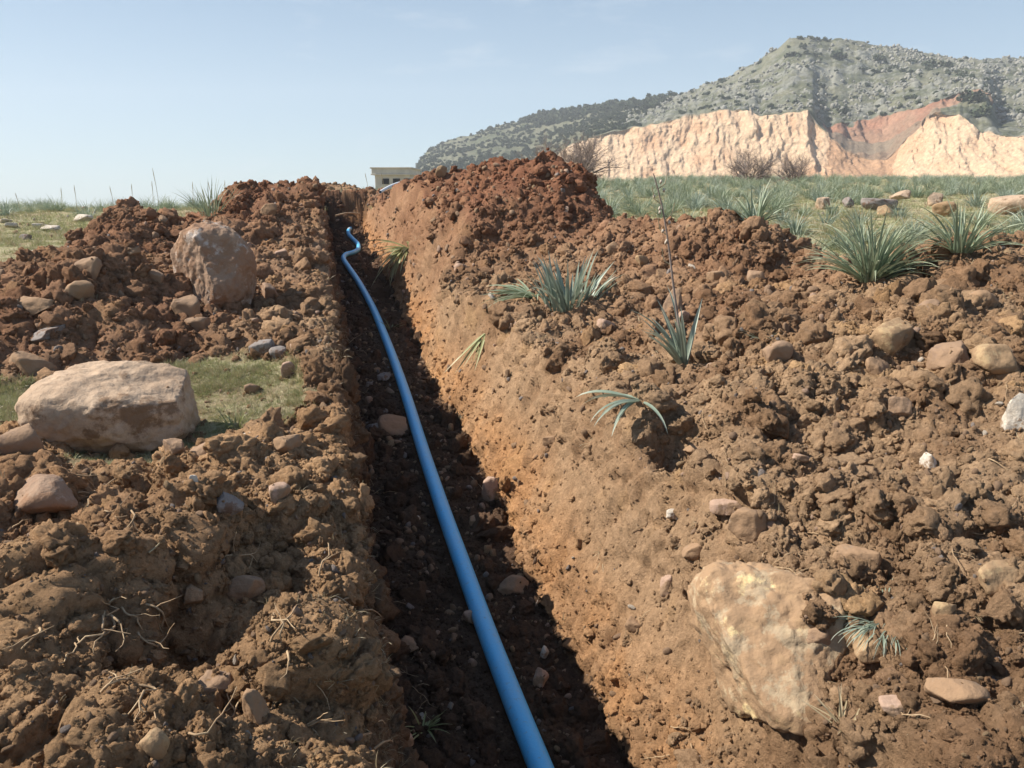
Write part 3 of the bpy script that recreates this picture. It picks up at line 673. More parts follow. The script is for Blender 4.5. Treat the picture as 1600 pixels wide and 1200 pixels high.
clump_at(760, 522, 12, .52, .028, M_LEAF_DRY, 'thin wilted stem drooping down the right trench wall', (-1.3, -.6), (.0, .3), 10, lean=-2.3, name='wilted_plant', spread=.02)
clump_at(662, 1140, 16, .13, .008, M_GRASS, 'little green tuft low on the left trench wall near the pipe', (.2, 1.3), (.3, 1), 11, name='grass_tuft', spread=.02)
clump_at(610, 515, 11, .22, .011, M_GRASS, 'small green sprig on the trench floor right of the pipe', (.4, 1.3), (.4, 1.4), 12, name='grass_tuft', spread=.02)
clump_at(1390, 970, 220, .13, .0045, M_LEAF_B, 'flattened grey-green grass tussock above the ochre boulder', (.0, .6), (.5, 1.6), 13, name='grass_tussock', spread=.10)
clump_at(1190, 528, 22, .12, .006, M_LEAF_B, 'small grey-green weed pressed into the right bank', (.1, .7), (.3, 1.2), 14, name='grass_tuft', spread=.05)
clump_at(370, 668, 28, .16, .006, M_GRASS, 'tuft of green grass right of the pale boulder', (.5, 1.4), (.3, 1.2), 15, name='grass_tuft', spread=.05)
clump_at(1318, 1135, 14, .10, .006, M_STRAW, 'cut pale straw tuft right of the ochre boulder', (.2, 1.2), (.0, .4), 16, name='straw_tuft', spread=.03)
clump_at(330, 338, 40, .55, .014, M_LEAF, 'spiky grass plant behind the left heaps', (.8, 1.5), (.1, .7), 17, name='grass_tussock', spread=.12)

# ------------------------------------------------------------------ stones one can point at
PLACED = []
def stone(px, py, wpx, hpx, mat, label, seed=1, boxy=.25, cuts=8, depth=.8, rot=None, sink=.3, name='stone', sub=4, tiltv=None, noise=.06, cat='stone', planes=(), cutd=(.6, .92)):
    h, nn, d = at(px, py + hpx * .35)
    k_ = (.85 if px > 1000 else .75) if py < 400 else .9; w = k_ * wpx * d / F_PX / 2; hh = k_ * hpx * d / F_PX / 2
    vis = max(.35, 1 - .0)                                             # seen obliquely: height a little foreshortened
    me = rock_mesh(name, sub, seed, (w, w * depth, hh * 1.08), boxy, cuts, cutd, noise, 2.2, .12, planes)
    o = link(name, me, mat, loc=h + Vector((0, w * depth * .35, hh * (1 - 2 * sink * .85)))); 
    o.rotation_euler = rot if rot else (random.gauss(0, .15), random.gauss(0, .15), random.uniform(-.5, .5))
    tag(o, label, cat); PLACED.append(o); return o
B, D2, PK, GY, PL, YL = M_PEB
# the big pale boulder at the left
bp, _, bd = at(155, 708)
big1 = link('boulder', rock_mesh('boulder', 6, 3, (.37, .29, .25), .45, 6, (.80, 1.0), .10, 1.7, .12,
            planes=(((-.25, -.25, -1), .62), ((.8, -.35, -.75), .98), ((-.8, -.2, -.6), .78), ((0, -.95, -.45), .88), ((-.9, .3, .5), 1.0))), M_ROCK_TAN)
big1.location = bp + Vector((-.02, .20, .13)); big1.rotation_euler = (R(9), R(-2), R(5)); tag(big1, 'big pale flat-topped boulder lying on the grass left of the trench', 'boulder')
for (px, py, w_) in ((108, 572, .075), (205, 560, .05)):
    o = link('soil_lump', clod_mesh('soil_lump', 4, px), M_CLOD); 
# the upright boulder
ub, _, ud = at(330, 486)
up1 = link('boulder', rock_mesh('boulder', 6, 8, (.335, .31, .42), .0, 7, (.84, 1.0), .13, 1.9, .15,
           planes=(((-.75, -.66, .0), .60), ((.2, -.8, .3), .82))), M_ROCK_RED)
up1.location = ub + Vector((-.03, .22, .29)); up1.rotation_euler = (R(-6), R(-7), R(12)); tag(up1, 'tall upright reddish boulder standing against the left soil heap', 'boulder')
# the ochre boulder in the right wall
ob, on_, od = at(1185, 1010)
oc = link('boulder', rock_mesh('boulder', 6, 14, (.205, .20, .285), .6, 6, (.75, .95), .16, 1.8, .15,
          planes=(((-.2, -.9, .35), .78), ((.95, -.2, -.1), .86), ((.5, .1, .85), .80))), M_ROCK_OCH)
oc.location = ob + Vector((.055, -.03, .045)); oc.rotation_euler = (R(-38), R(-16), R(14)); tag(oc, 'large ochre boulder with peeling soil stuck in the near right wall', 'boulder')
for i, a in enumerate((
 (1400, 520, 82, 62, YL, 'yellowish block of stone sitting high on the right bank'), (1488, 556, 78, 66, B, 'round brown stone just right of the yellowish block'),
 (1594, 650, 52, 70, PL, 'pale jagged stone cut off by the right edge of the photo'), (1165, 818, 72, 56, D2, 'brown stone lying above the top of the ochre boulder'),
 (1140, 790, 60, 30, PK, 'flat dusty slab behind the brown stone above the ochre boulder'), (1083, 862, 44, 32, D2, 'elongated tan stone at the upper left corner of the ochre boulder'),
 (1052, 806, 26, 22, PL, 'whitish pebble on the lip of the right wall'), (945, 508, 36, 24, PK, 'pink stone below the broad-leaved plant'),
 (1404, 638, 40, 38, B, 'dark brown knob of stone in the middle of the right bank'), (1340, 872, 66, 52, D2, 'half-buried grey-brown slab right of centre on the right bank'),
 (1478, 953, 38, 32, YL, 'tan angular stone right of the grass tussock'), (1560, 905, 66, 40, YL, 'crumbly yellow stone near the right edge'),
 (1405, 1105, 52, 24, PK, 'pale sliver of stone in the bottom right soil'), (1500, 1085, 80, 36, D2, 'low dusty stone half sunk in the bottom right soil'),
 (1365, 1010, 72, 34, YL, 'ochre slab just below the grass tussock'), (1450, 722, 28, 28, PL, 'pale stone in the middle of the right bank slope'),
 (1252, 718, 26, 20, PK, 'small pink stone right of the shadowed hollow'), (1003, 410, 24, 20, YL, 'small round yellow stone below the second right mound'),
 (1068, 497, 18, 20, PK, 'rosy pebble behind the lone stalked plant'), (1052, 470, 36, 50, B, 'brown stone standing behind the lone stalked plant'),
 (1215, 548, 44, 38, B, 'brown stone in the upper middle of the right bank'), (1370, 575, 46, 34, D2, 'dusty stone below the yellowish block'),
 (1560, 560, 60, 40, YL, 'yellow crumbly lump right of the round brown stone'), (1085, 700, 40, 24, D2, 'tan stone on the lip above the shadowed hollow'),
 (768, 762, 34, 62, PK, 'pinkish slab sticking out of the foot of the right wall'), (2300, 610, 36, 28, D2, 'dusty stone left of the dark brown knob'),
 (690, 270, 22, 26, YL, 'pale yellow lump on top of the far red heap'), (720, 421, 22, 18, PK, 'small pink stone on the far part of the right wall'),
 (860, 690, 26, 20, D2, 'tan stone set in the middle of the right wall'), (1040, 915, 26, 40, PK, 'pale chip of stone left of the ochre boulder'),
 (990, 975, 34, 24, D2, 'flat stone poking from the near right wall'), (1270, 1000, 50, 60, B, 'rust-brown broken stone against the right end of the ochre boulder'),
 (1120, 430, 32, 26, D2, 'grey-brown stone on the slope of the second right mound'), (880, 330, 26, 18, PK, 'small pinkish stone at the foot of the far red heap'),
 (960, 385, 34, 26, D2, 'dusty stone below the far end of the red heap'), (1180, 430, 30, 22, B, 'brown stone on the right side of the second mound'),
 (1450, 480, 40, 30, B, 'brown stone below the crest of the near right bank'), (1540, 470, 44, 30, D2, 'dusty stone under the crest at the right edge'),
 # left
 (284, 477, 54, 54, B, 'brown block leaning on the left foot of the upright boulder'), (307, 505, 50, 34, B, 'reddish-brown block below the upright boulder'),
 (70, 521, 64, 20, GY, 'pale grey slab lying tilted at the far left heap'), (50, 480, 70, 34, D2, 'brown flat-topped slab on the far left heap'),
 (85, 508, 48, 30, B, 'dark reddish stone behind the pale grey slab'), (409, 542, 42, 36, GY, 'round dark stone at the lip of the left bank'),
 (435, 550, 30, 20, GY, 'small smooth grey stone right of the round dark stone'), (463, 540, 30, 20, PK, 'smooth tan stone on the left lip behind the grey one'),
 (450, 580, 24, 32, PK, 'pointed pink stone on the left lip'), (394, 606, 30, 22, B, 'brown stone in the green grass patch'),
 (392, 683, 40, 18, PL, 'long pale stone right of the pale boulder'), (318, 704, 82, 40, B, 'brown stone with dark shaded face in front of the pale boulder'),
 (272, 700, 40, 40, B, 'dark brown stone touching the right foot of the pale boulder'), (355, 785, 46, 44, GY, 'round grey-brown stone on the near left heap'),
 (300, 757, 18, 26, PL, 'small bright white stone on the near left heap'), (28, 692, 80, 56, B, 'dark brown stone at the left edge below the pale boulder'),
 (45, 572, 64, 34, D2, 'low brown stone behind the pale boulder'), (432, 770, 42, 34, PK, 'pinkish stone near the left lip of the trench'),
 (240, 1160, 44, 52, YL, 'yellowish stone at the bottom of the near left heap'), (330, 1072, 60, 58, B, 'reddish-brown stone in the lower left soil'),
 (630, 1155, 30, 34, PK, 'tan stone on the left lip at the bottom edge'), (298, 928, 34, 40, D2, 'soil-coated upright stone in the middle of the near left heap'),
 (375, 920, 66, 44, B, 'dark soil-coated block in the near left heap'), (395, 1105, 50, 60, D2, 'soil-coated pointed stone in the lower left soil'),
 (65, 780, 90, 60, M_ROCK_RED, 'big reddish lump at the left edge of the near left heap'), (445, 690, 60, 46, D2, 'soil-coated stone on the left lip below the grass patch'),
 (240, 430, 30, 24, B, 'brown stone on the left heap beside the upright boulder'), (140, 415, 44, 40, B, 'brown stone on the slope of the far left heap'),
 (120, 455, 50, 34, D2, 'dusty brown slab in the far left heap'), (205, 390, 36, 24, D2, 'dusty stone near the top of the far left heap'),
 (420, 455, 34, 26, M_ROCK_RED, 'red stone to the right of the upright boulder'), (440, 395, 26, 20, PK, 'small pinkish stone on the left bank near the trench'),
 (420, 330, 40, 24, D2, 'brown slab on the farthest left heap'), (255, 345, 20, 20, B, 'brown stone on the right shoulder of the far left heap'),
 # trench
 (614, 664, 54, 38, B, 'dark stone on the trench floor left of the pipe'), (582, 672, 28, 22, GY, 'grey stone beside the dark stone in the trench'),
 (650, 812, 20, 14, PL, 'small pale pebble on the trench floor'), (745, 815, 30, 20, D2, 'stone with a pale edge right of the pipe'),
 (800, 915, 54, 34, B, 'dark block at the foot of the right wall'),
 (735, 966, 26, 20, PK, 'tan pebble left of the pipe in the near trench'), (852, 1020, 14, 24, PL, 'upright white chip at the foot of the right wall'),
 (845, 1060, 26, 40, PK, 'narrow pink stone at the foot of the right wall'),
 (640, 1010, 32, 30, B, 'brown stone on the near trench floor left of the pipe'), (600, 590, 24, 16, GY, 'small dark stone far along the trench floor'),
 # fields
 (1285, 317, 30, 26, M_ROCK_TAN, 'upright tan rock in the right field'), (1372, 320, 60, 24, GY, 'flat grey rock in the right field'), (1384, 331, 34, 20, YL, 'yellow rock in front of the flat grey one'),
 (1412, 307, 38, 18, M_ROCK_TAN, 'tan rock behind the flat grey one'), (1462, 314, 34, 22, M_ROCK_TAN, 'tan rock behind the yellow-topped one in the right field'), (1479, 330, 40, 24, YL, 'yellow-topped rock in the right field'),
 (1588, 322, 66, 38, M_ROCK_TAN, 'large pinkish rock at the right edge of the field'), (1325, 318, 20, 18, GY, 'small grey rock between the tan and the flat rock'), (1435, 412, 18, 12, YL, 'small tan stone by the largest asphodel'),
 (130, 341, 40, 14, PL, 'white flat stone on the grass behind the far left heap'), (76, 357, 30, 12, PL, 'white stone in the left field'), (18, 353, 22, 8, PL, 'thin white stone at the left edge of the field'),
 (38, 370, 20, 12, GY, 'grey pointed stone in the left field'), (45, 396, 24, 10, PL, 'white stone near the left heap'), (62, 352, 30, 8, PL, 'long white stone streak in the left field'),
 (6, 345, 24, 8, PL, 'low white stone at the very left of the field'),
 )):
    px, py, w_, h_, m_, lab = a
    rg = random.Random(i * 7 + 3)
    dep = rg.uniform(.65, .95); far_ = py < 345
    stone(px, py, w_, h_, m_, lab, 1000 + i, rg.uniform(.1, .45), rg.randint(7, 12), dep, None, .12 if w_ < 30 or far_ else .3, 'stone', 4, None, .12, 'stone', (), (.5, .9))
for (px, py, w_) in ((75, 332, 36), (40, 332, 30)):
    o = link('soil_lump', clod_mesh('soil_lump', 3, px), M_CLOD)
for o in [o for o in COL.objects if o.name.startswith('soil_lump')]: COL.objects.unlink(o); bpy.data.objects.remove(o)

# earth clinging to the stones and drifted against their feet
cpt, crr = [], []
for o, n_up, n_ft, fr in [(big1, 0, 260, .05), (up1, 0, 260, .2), (oc, 0, 520, .9)] + [(o_, 0, 46, .6) for o_ in PLACED if (o_.location.y < 17 and not ('field' in o_['label'] or 'white' in o_['label']))]:
    bpy.context.view_layer.update() if o is big1 else None
    Mw = np.array(Matrix.LocRotScale(o.location, o.rotation_euler, o.scale)); n_ = len(o.data.vertices); V_ = np.empty(n_ * 3); o.data.vertices.foreach_get('co', V_); V_ = V_.reshape(-1, 3) @ Mw[:3, :3].T + Mw[:3, 3]
    Nv_ = (V_ - V_.mean(0)); Nv_ /= np.linalg.norm(Nv_, axis=1, keepdims=True); size_ = np.ptp(V_, axis=0).max(); dd = np.linalg.norm(V_.mean(0) - np.array([0, 0, CAM_H]))
    msk = sstep(.25 - .6 * fr, .45 - .6 * fr, fbm(V_ / size_ * 4.5 + 3.3, 3, 777)) * np.clip(Nv_[:, 2] * .8 + .45, 0, 1) + 1e-6
    n_up = max(n_up, 1); j = RNG.choice(n_, n_up, p=msk / msk.sum()); rr_ = dd * RNG.uniform(.0011, .0030, n_up); rr_ = np.minimum(rr_, size_ * .05)
    cpt.append(V_[j] - Nv_[j] * rr_[:, None] * .35); crr.append(rr_)
    for k in range(n_ft):
        v = V_[RNG.integers(n_)]; c0 = V_.mean(0); xy = c0[:2] + (v[:2] - c0[:2]) * RNG.uniform(.9, 1.18); g = drop(xy[0], xy[1]); r_ = min(dd * .0017 * (RNG.random() ** -.5), size_ * .12)
        cpt.append(np.array([[g.x, g.y, g.z + r_ * .3]])); crr.append(np.array([r_]))
cpt = np.vstack(cpt); crr = np.concatenate(crr); nc_ = len(cpt); cs_, ct_ = st_of(cpt[:, 0], cpt[:, 1])
cred = np.clip(macro(cpt[:, 0], cpt[:, 1])[:, 2], 0, 1); ctr = ((ct_ > .15) & (ct_ < 1.1)).astype(float) * (cpt[:, 2] - (.0297 * cs_ + SL * cpt[:, 1]) < .3)
ctt = soil_tint(cpt, cred, ctr, np.full(nc_, .1), ctr, np.zeros(nc_), np.zeros(nc_)) * RNG.uniform(.9, 1.12, (nc_, 1))
scatter('clinging_soil', cpt, RNG.integers(0, 10, nc_), crr, RNG.uniform(0, 6.28, (nc_, 3)), [m_.copy() for m_ in clods], ctt, 'crumbs of earth clinging to the boulders and stones', 'soil')

# smaller stones nobody can single out
sm = [rock_mesh('small_stone', 3, 700 + k, (1, random.uniform(.65, .95), random.uniform(.5, .75)), .25, 9, (.5, .9), .12) for k in range(14)]
smm = (B, D2, D2, B, PK, GY, D2, YL, B, D2, PL, B, D2, GY)
for k, m_ in enumerate(sm): m_.materials.append(smm[k])
def smalls(mask, n, lab, grp, px_r=(3.5, 9)):
    w = mask * area * inview / np.maximum(dist, 2) ** 1.9; i_, pp = sample(w, n)
    for j in range(n):
        o = link('stone', sm[random.randrange(14)]); rad_ = random.uniform(*px_r) * dist[i_[j]] / F_PX; rad_ = min(rad_, .085)
        o.location = Vector(pp[j]) + Vector(Nn[i_[j]]) * rad_ * .25; o.scale = (rad_,) * 3; o.rotation_euler = [random.uniform(0, 6.28) for _ in range(3)]
        tag(o, lab, 'stone', grp)
sp_ = soil * (1 - ftr) * (s_ < 17)
smalls(sp_ * (t_ > 1), 75, 'small dusty stone lying in the loose soil of the right bank', 'small stones in the right bank')
smalls(sp_ * (t_ < .5), 50, 'small brown stone lying in the loose soil left of the trench', 'small stones left of the trench')
smalls(flr.astype(float) * (s_ < 14), 30, 'small dark stone lying on the shaded trench floor', 'small stones on the trench floor', (4, 9))
smalls(wallr * (s_ < 12) * 1.0, 40, 'small stone embedded in the sunlit right trench wall', 'small stones in the right wall', (3, 7))
smalls(fmask * (s_ < 26) * (t_ < 0) * (Pos[:, 1] > 7), 34, 'small white stone scattered in the short grass of the left field', 'small white stones in the left field', (2.5, 7))

# ------------------------------------------------------------------ roots and straws
def root(px, py, ang, Lpx, lab_grp, seed, r0=.0022, mat=M_ROOT, lift=.012, wig=.5, branch=True, name='root'):
    rg = random.Random(seed); pts = []; x, y = px, py; a = ang; n = max(5, int(Lpx / 7)); h0, nn, d = at(px, py); last = h0
    for k in range(n):
        h, nn, d2 = at(x, y)
        if (h - last).length > .25: break
        pts.append(h + nn * (lift * math.sin(3.14 * (k + .4) / n) + .002)); last = h
        a += rg.gauss(0, wig * .5); x += math.cos(a) * Lpx / n; y += math.sin(a) * Lpx / n
    if len(pts) < 4: return
    org = pts[0]; me = tube_mesh(name, [p_ - org for p_ in pts], [r0 * (1 - .65 * k / len(pts)) for k in range(len(pts))], 5)
    o = link(name, me, mat, loc=org); tag(o, lab_grp[0], 'root', lab_grp[1])
    if branch and len(pts) > 6:
        for b in range(rg.randint(1, 3)):
            k = rg.randint(2, len(pts) - 3); p0 = pts[k] - org; dr = (pts[k + 1] - pts[k]).normalized(); q = [p0]; v = Vector((rg.gauss(0, .8), rg.gauss(0, .8), rg.uniform(0, .8))) + dr
            for m in range(4): v = (v + Vector((rg.gauss(0, .3), rg.gauss(0, .3), rg.gauss(0, .25)))).normalized(); q.append(q[-1] + v * .02 * rg.uniform(.6, 1.3))
            link('rootlet', tube_mesh('rootlet', q, [r0 * .6 * (1 - .15 * m) for m in range(5)], 4), mat, o)
    return o
GL = ('thin pale root trailing over the near left soil heap', 'roots in the near left heap')
GW = ('thin root sticking out of the shaded left trench wall', 'roots in the left trench wall')
GR = ('thin pale root lying on the right soil bank', 'roots on the right bank')
for i, (px, py, a, L) in enumerate(((165, 960, 1.5, 70), (170, 965, 1.25, 130), (160, 965, 1.8, 70), (190, 950, 1.7, 60), (180, 935, 2.2, 50), (215, 1075, -.1, 70), (160, 1085, -.3, 60), (225, 945, .3, 50),
    (215, 990, 1.3, 60), (60, 985, 1.7, 50), (15, 835, -.9, 45), (425, 1005, -.5, 60), (450, 1020, 1.1, 80), (480, 1040, 1.3, 60), (430, 960, 1.4, 60), (500, 900, -1.1, 60), (560, 1150, -1.0, 50),
    (580, 1170, -1.1, 40), (350, 1130, -.3, 60), (100, 830, -.2, 70), (130, 800, .2, 80), (120, 770, .4, 60), (520, 930, .2, 70), (530, 940, -.6, 60), (540, 945, -.9, 60), (555, 955, .3, 55), (540, 950, -.2, 70),
    (80, 760, -.5, 50), (100, 745, .2, 60), (350, 870, -.2, 60), (400, 870, .7, 60), (160, 760, .1, 80), (420, 1085, .5, 60), (300, 1160, -.4, 60), (470, 1140, .2, 50), (200, 800, .3, 60))):
    root(px, py, a, L, GL, 50 + i, .0034, lift=.026)
for i in range(34):
    py = random.uniform(420, 1130); px = 498 + (py - 400) * .185 + random.uniform(-22, 34); root(px, py, random.uniform(-.6, .9), random.uniform(22, 70), GW, 150 + i, .0018 + .0006 * (py < 700), lift=.02)
for i in range(40):
    px = random.uniform(960, 1590); py = random.uniform(560, 1180); root(px, py, random.uniform(-3.1, 3.1), random.uniform(22, 80), GR, 250 + i, .0021, lift=.010)
for i, (px, py, a, L, lab) in enumerate(((230, 865, -.7, 40, 'short pale straw in the near left soil'), (620, 610, .2, 30, 'pale straw near the far pipe'), (1150, 1050, .2, 60, 'dry straw below the ochre boulder'), (730, 740, .8, 50, 'straw on the foot of the right wall'))):
    o = root(px, py, a, L, (lab, None), 400 + i, .003, M_STRAW, .01, .1, False, 'straw')
    if o: o['category'] = 'straw'; o['label'] = lab; 
for o in COL.objects:
    if 'group' in o.keys() and o['group'] is None: del o['group']
# fine dry grass and root hairs: uncountable
dry = [tuft_mesh('dry_tuft', 800 + k, 9, .06, .0022, M_STRAW, .02, (-.2, 1.3), (.2, 1.8), 4) for k in range(6)]
wd = (soil * (1 - ftr) * sstep(.25, .0, np.abs(t_ - .0)) * .9 + soil * (1 - ftr) * .10 + walll * .9 + wallr * .06 + fmask * .8 * sstep(5, 3.5, s_)) * area * inview * (s_ < 13) / np.maximum(dist, 1.5) ** 1.8
ND = 1500; i_, pp = sample(wd, ND)
scatter('dry_grass', pp, RNG.integers(0, 6, ND), RNG.uniform(.4, 1.2, ND) * np.clip(dist[i_] / 4, .7, 1.6), np.c_[RNG.normal(0, .7, ND), RNG.normal(0, .7, ND), RNG.uniform(0, 6.28, ND)], dry, None, 'dry grass wisps and root hairs in the disturbed soil', 'dry grass')

# ------------------------------------------------------------------ the pipe
t = NT('blue_pipe'); p_ = t.obj(); c = t.mix(t.ramp(t.noise(p_, 3, 8, .7), (.40, 0.0), (.75, .35)), (.10, .50, .88), (.36, .52, .62)); c = t.mix(t.ramp(t.noise(p_, 40, 5, .7), (.58, 0.0), (.70, .45)), c, (.28, .20, .14))
t.color(c); t.b.inputs['Roughness'].default_value = .38; t.b.inputs['Specular IOR Level'].default_value = .5; t.bump(t.noise(p_, 60, 4), .0015)
pipe = link('water_pipe', tube_mesh('water_pipe', path, .047, 24), t.m); tag(pipe, 'long blue plastic pipe running along the bottom of the trench', 'pipe')
tw_ = NT('pale_plastic'); tw_.color((.62, .64, .66)); tw_.b.inputs['Roughness'].default_value = .5
for k_i in (200, 212):
    seg = path[k_i:k_i + 3]; c_ = link('coupling', tube_mesh('coupling', seg, .052, 20), tw_.m if k_i != 150 else M_TWIG, pipe)
# thin pale pipe on the far heap, pale stick across the far end of the trench
a_, _, _ = at(594, 301); b_, _, _ = at(633, 283)
q1, z1 = Yp(594, 300, 17.0); q2, z2 = Yp(632, 284, 18.5); a_ = Vector((q1[0], q1[1], z1)); b_ = Vector((q2[0], q2[1], z2))
cp_ = link('conduit', tube_mesh('conduit', [a_.lerp(b_, k / 8) + Vector((0, 0, .03 * math.sin(k * .4))) for k in range(9)], .032, 12), tw_.m); tag(cp_, 'thin pale pipe lying on the soil at the far end of the trench', 'pipe')
q1, z1 = Yp(524, 337, 16.5); q2, z2 = Yp(543, 333, 16.7); q3, z3 = Yp(562, 334, 17.0)
stk = link('root', tube_mesh('root', catmull([Vector((q1[0], q1[1], z1)), Vector((q2[0], q2[1], z2)), Vector((q3[0], q3[1], z3))], 5), .018, 8), M_ROOT); tag(stk, 'thick pale root spanning the far end of the trench', 'root')

# ------------------------------------------------------------------ small concrete building beyond the crest
bx0, bY = 617, 62.0
def boxm(name, x0, x1, y0, y1, z0, z1, mat, parent, bev=.02):
    bm = bmesh.new(); bmesh.ops.create_cube(bm, size=1); bmesh.ops.scale(bm, vec=(x1 - x0, y1 - y0, z1 - z0), verts=bm.verts); bmesh.ops.translate(bm, vec=((x0 + x1) / 2, (y0 + y1) / 2, (z0 + z1) / 2), verts=bm.verts)
    if bev: bmesh.ops.bevel(bm, geom=bm.edges[:], offset=bev, segments=1, affect='EDGES')
    me = bpy.data.meshes.new(name); bm.to_mesh(me); bm.free(); return link(name, me, mat, parent)
qb1, zb1 = Yp(583, 262, bY); qb2, zb2 = Yp(640, 262, bY); gz = float(field_z(qb1[0], bY))
wB = qb2[0] - qb1[0]; zT = zb1
M_CONC = plain('weathered_concrete', (.40, .37, .33), (.55, .51, .45), 1.6, .9, .01); M_DARKW = plain('dark_opening', (.02, .02, .02), (.03, .03, .03), 5, .6, 0)
bl = link('concrete_building', None, loc=(qb1[0], bY, gz)); bl.rotation_euler = (0, 0, R(-4)); tag(bl, 'small flat-roofed concrete building standing behind the crest', 'building')
hT = zT - gz; ph = .48
boxm('roof', -.12, wB + .12, -.12, 3.9, hT - ph, hT, M_CONC, bl); boxm('roof_edge', -.22, wB + .22, -.22, 4.0, hT - .07, hT + .03, M_CONC, bl)
boxm('ledge', -.18, wB + .18, -.18, 3.95, hT - ph - .07, hT - ph + .02, M_CONC, bl)
wl_ = boxm('wall', .08, wB - .0, .1, 3.7, -.5, hT - ph - .06, M_CONC, bl)
for k in range(3):
    x0 = .65 + k * .85; f_ = boxm('window', x0, x0 + .55, .06, .12, hT - ph - .75, hT - ph - .33, M_DARKW, bl, 0)

# ------------------------------------------------------------------ the quarried hill
PXS = np.arange(640, 2150, 1.6)
def ip(*pts): a = np.array(pts); return np.interp(PXS, a[:, 0], a[:, 1])
y4 = ip((640, 286), (650, 262), (656, 250), (668, 236), (700, 218), (740, 211), (765, 200), (800, 192), (850, 180), (900, 175), (960, 167), (1000, 163), (1060, 148), (1130, 122), (1180, 97), (1215, 76), (1232, 62), (1250, 57), (1290, 59), (1350, 68), (1420, 77), (1490, 89), (1540, 93), (1600, 91), (1750, 105), (2150, 160))
jag = 2.2 * vnoise(np.c_[PXS / 16, PXS * 0, PXS * 0], 9) + 1.2 * vnoise(np.c_[PXS / 5, PXS * 0, PXS * 0], 10)
y4 = y4 + jag * .7
y1 = ip((560, 283), (850, 262), (880, 232), (905, 220), (960, 206), (1050, 188), (1100, 180), (1130, 172), (1165, 171), (1190, 182), (1235, 176), (1262, 172), (1275, 190), (1292, 208), (1315, 232), (1345, 248), (1385, 249), (1400, 236), (1425, 208), (1445, 190), (1462, 176), (1500, 177), (1513, 186), (1530, 204), (1560, 208), (1600, 212), (1700, 216), (2150, 225)) + jag * .8
y3 = ip((560, 283), (850, 262), (880, 232), (905, 220), (960, 206), (1050, 188), (1100, 180), (1130, 172), (1165, 171), (1190, 182), (1235, 176), (1270, 172), (1277, 185), (1292, 197), (1350, 186), (1440, 166), (1500, 144), (1530, 137), (1541, 143), (1560, 190), (1600, 200), (2150, 220)) + jag * .8
y2 = ip((560, 283), (850, 262), (880, 232), (905, 220), (960, 206), (1050, 188), (1100, 180), (1130, 172), (1165, 171), (1190, 182), (1235, 176), (1270, 172), (1277, 189), (1296, 206), (1340, 222), (1380, 222), (1420, 200), (1465, 172), (1510, 156), (1541, 146), (1560, 192), (1600, 202), (2150, 221)) + jag * .8
def smooth_px(a, w=26):
    k = np.exp(-np.linspace(-2, 2, 2 * w + 1) ** 2); return np.convolve(np.pad(a, w, 'edge'), k / k.sum(), 'valid')
y3 = np.minimum(y3, y1 - .6); y2 = np.clip(y2, y3 + .3, y1 - .3); y4 = np.minimum(y4, y3 - 1)
D0 = np.interp(PXS, (640, 860, 1600, 2150), (330, 330, 215, 200)); d1 = smooth_px(D0 + 16 + .06 * (260 - y1), 12); 
dR = ip((560, 560), (700, 600), (900, 540), (1100, 440), (1240, 400), (1500, 390), (2150, 400))
NA, NB, NCc, ND_, NE = 80, 34, 26, 96, 8
u_ = np.linspace(0, 1, NA); rowsY, rowsD, zone = [], [], []
for u in np.linspace(0, 1, NA, endpoint=False): rowsY.append(292 + (y1 - 292) * u); rowsD.append(D0 + (d1 - D0) * u); zone.append(0)
d2 = d1 + smooth_px((y1 - y2) * .8, 60) + 1
for u in np.linspace(0, 1, NB, endpoint=False): rowsY.append(y1 + (y2 - y1) * u); rowsD.append(d1 + (d2 - d1) * u); zone.append(1)
d3 = d2 + 4 + smooth_px((y2 - y3) * .25, 60)
for u in np.linspace(0, 1, NCc, endpoint=False): rowsY.append(y2 + (y3 - y2) * u); rowsD.append(d2 + (d3 - d2) * u); zone.append(2)
for u in np.linspace(0, 1, ND_): rowsY.append(y3 + (y4 - y3) * (1 - (1 - u) ** 1.15)); rowsD.append(d3 + (dR - d3) * u); zone.append(3)
RY = np.array(rowsY); RD = np.array(rowsD); ZN = np.repeat(np.array(zone)[:, None], len(PXS), 1)
rx = PXS[None, :] - 800; ru = 600 - RY; rf = F_PX * math.cos(PITCH) + ru * math.sin(PITCH); rz = -F_PX * math.sin(PITCH) + ru * math.cos(PITCH)
HX = rx * RD / rf; HY = RD + 0 * HX; HZ = CAM_H + rz * RD / rf
bk = []
for k in range(1, NE + 1): bk.append((HX[-1] * (1 + .05 * k), HY[-1] + 30 * k, HZ[-1] - 2.0 * k * k))
HX = np.vstack([HX] + [b[0][None] for b in bk]); HY = np.vstack([HY] + [b[1][None] for b in bk]); HZ = np.vstack([HZ] + [b[2][None] for b in bk]); ZN = np.vstack([ZN, np.full((NE, len(PXS)), 3)])
HP = np.c_[HX.ravel(), HY.ravel(), HZ.ravel()]; zn = ZN.ravel(); hs = HX.shape
pxf = np.repeat(PXS[None, :], hs[0], 0).ravel()
pxn = pxf + 16 * fbm(HP / 14, 4, 191); iscl = ((zn == 0) & (pxf > 862)).astype(float); isred = (zn == 2) & (pxf > 1285) & (pxf < 1548); iswed = (zn == 1) & (pxf > 1290) & (pxf < 1470)
lowred = (zn == 0) & (pxn > 1296) & (pxn < 1400)
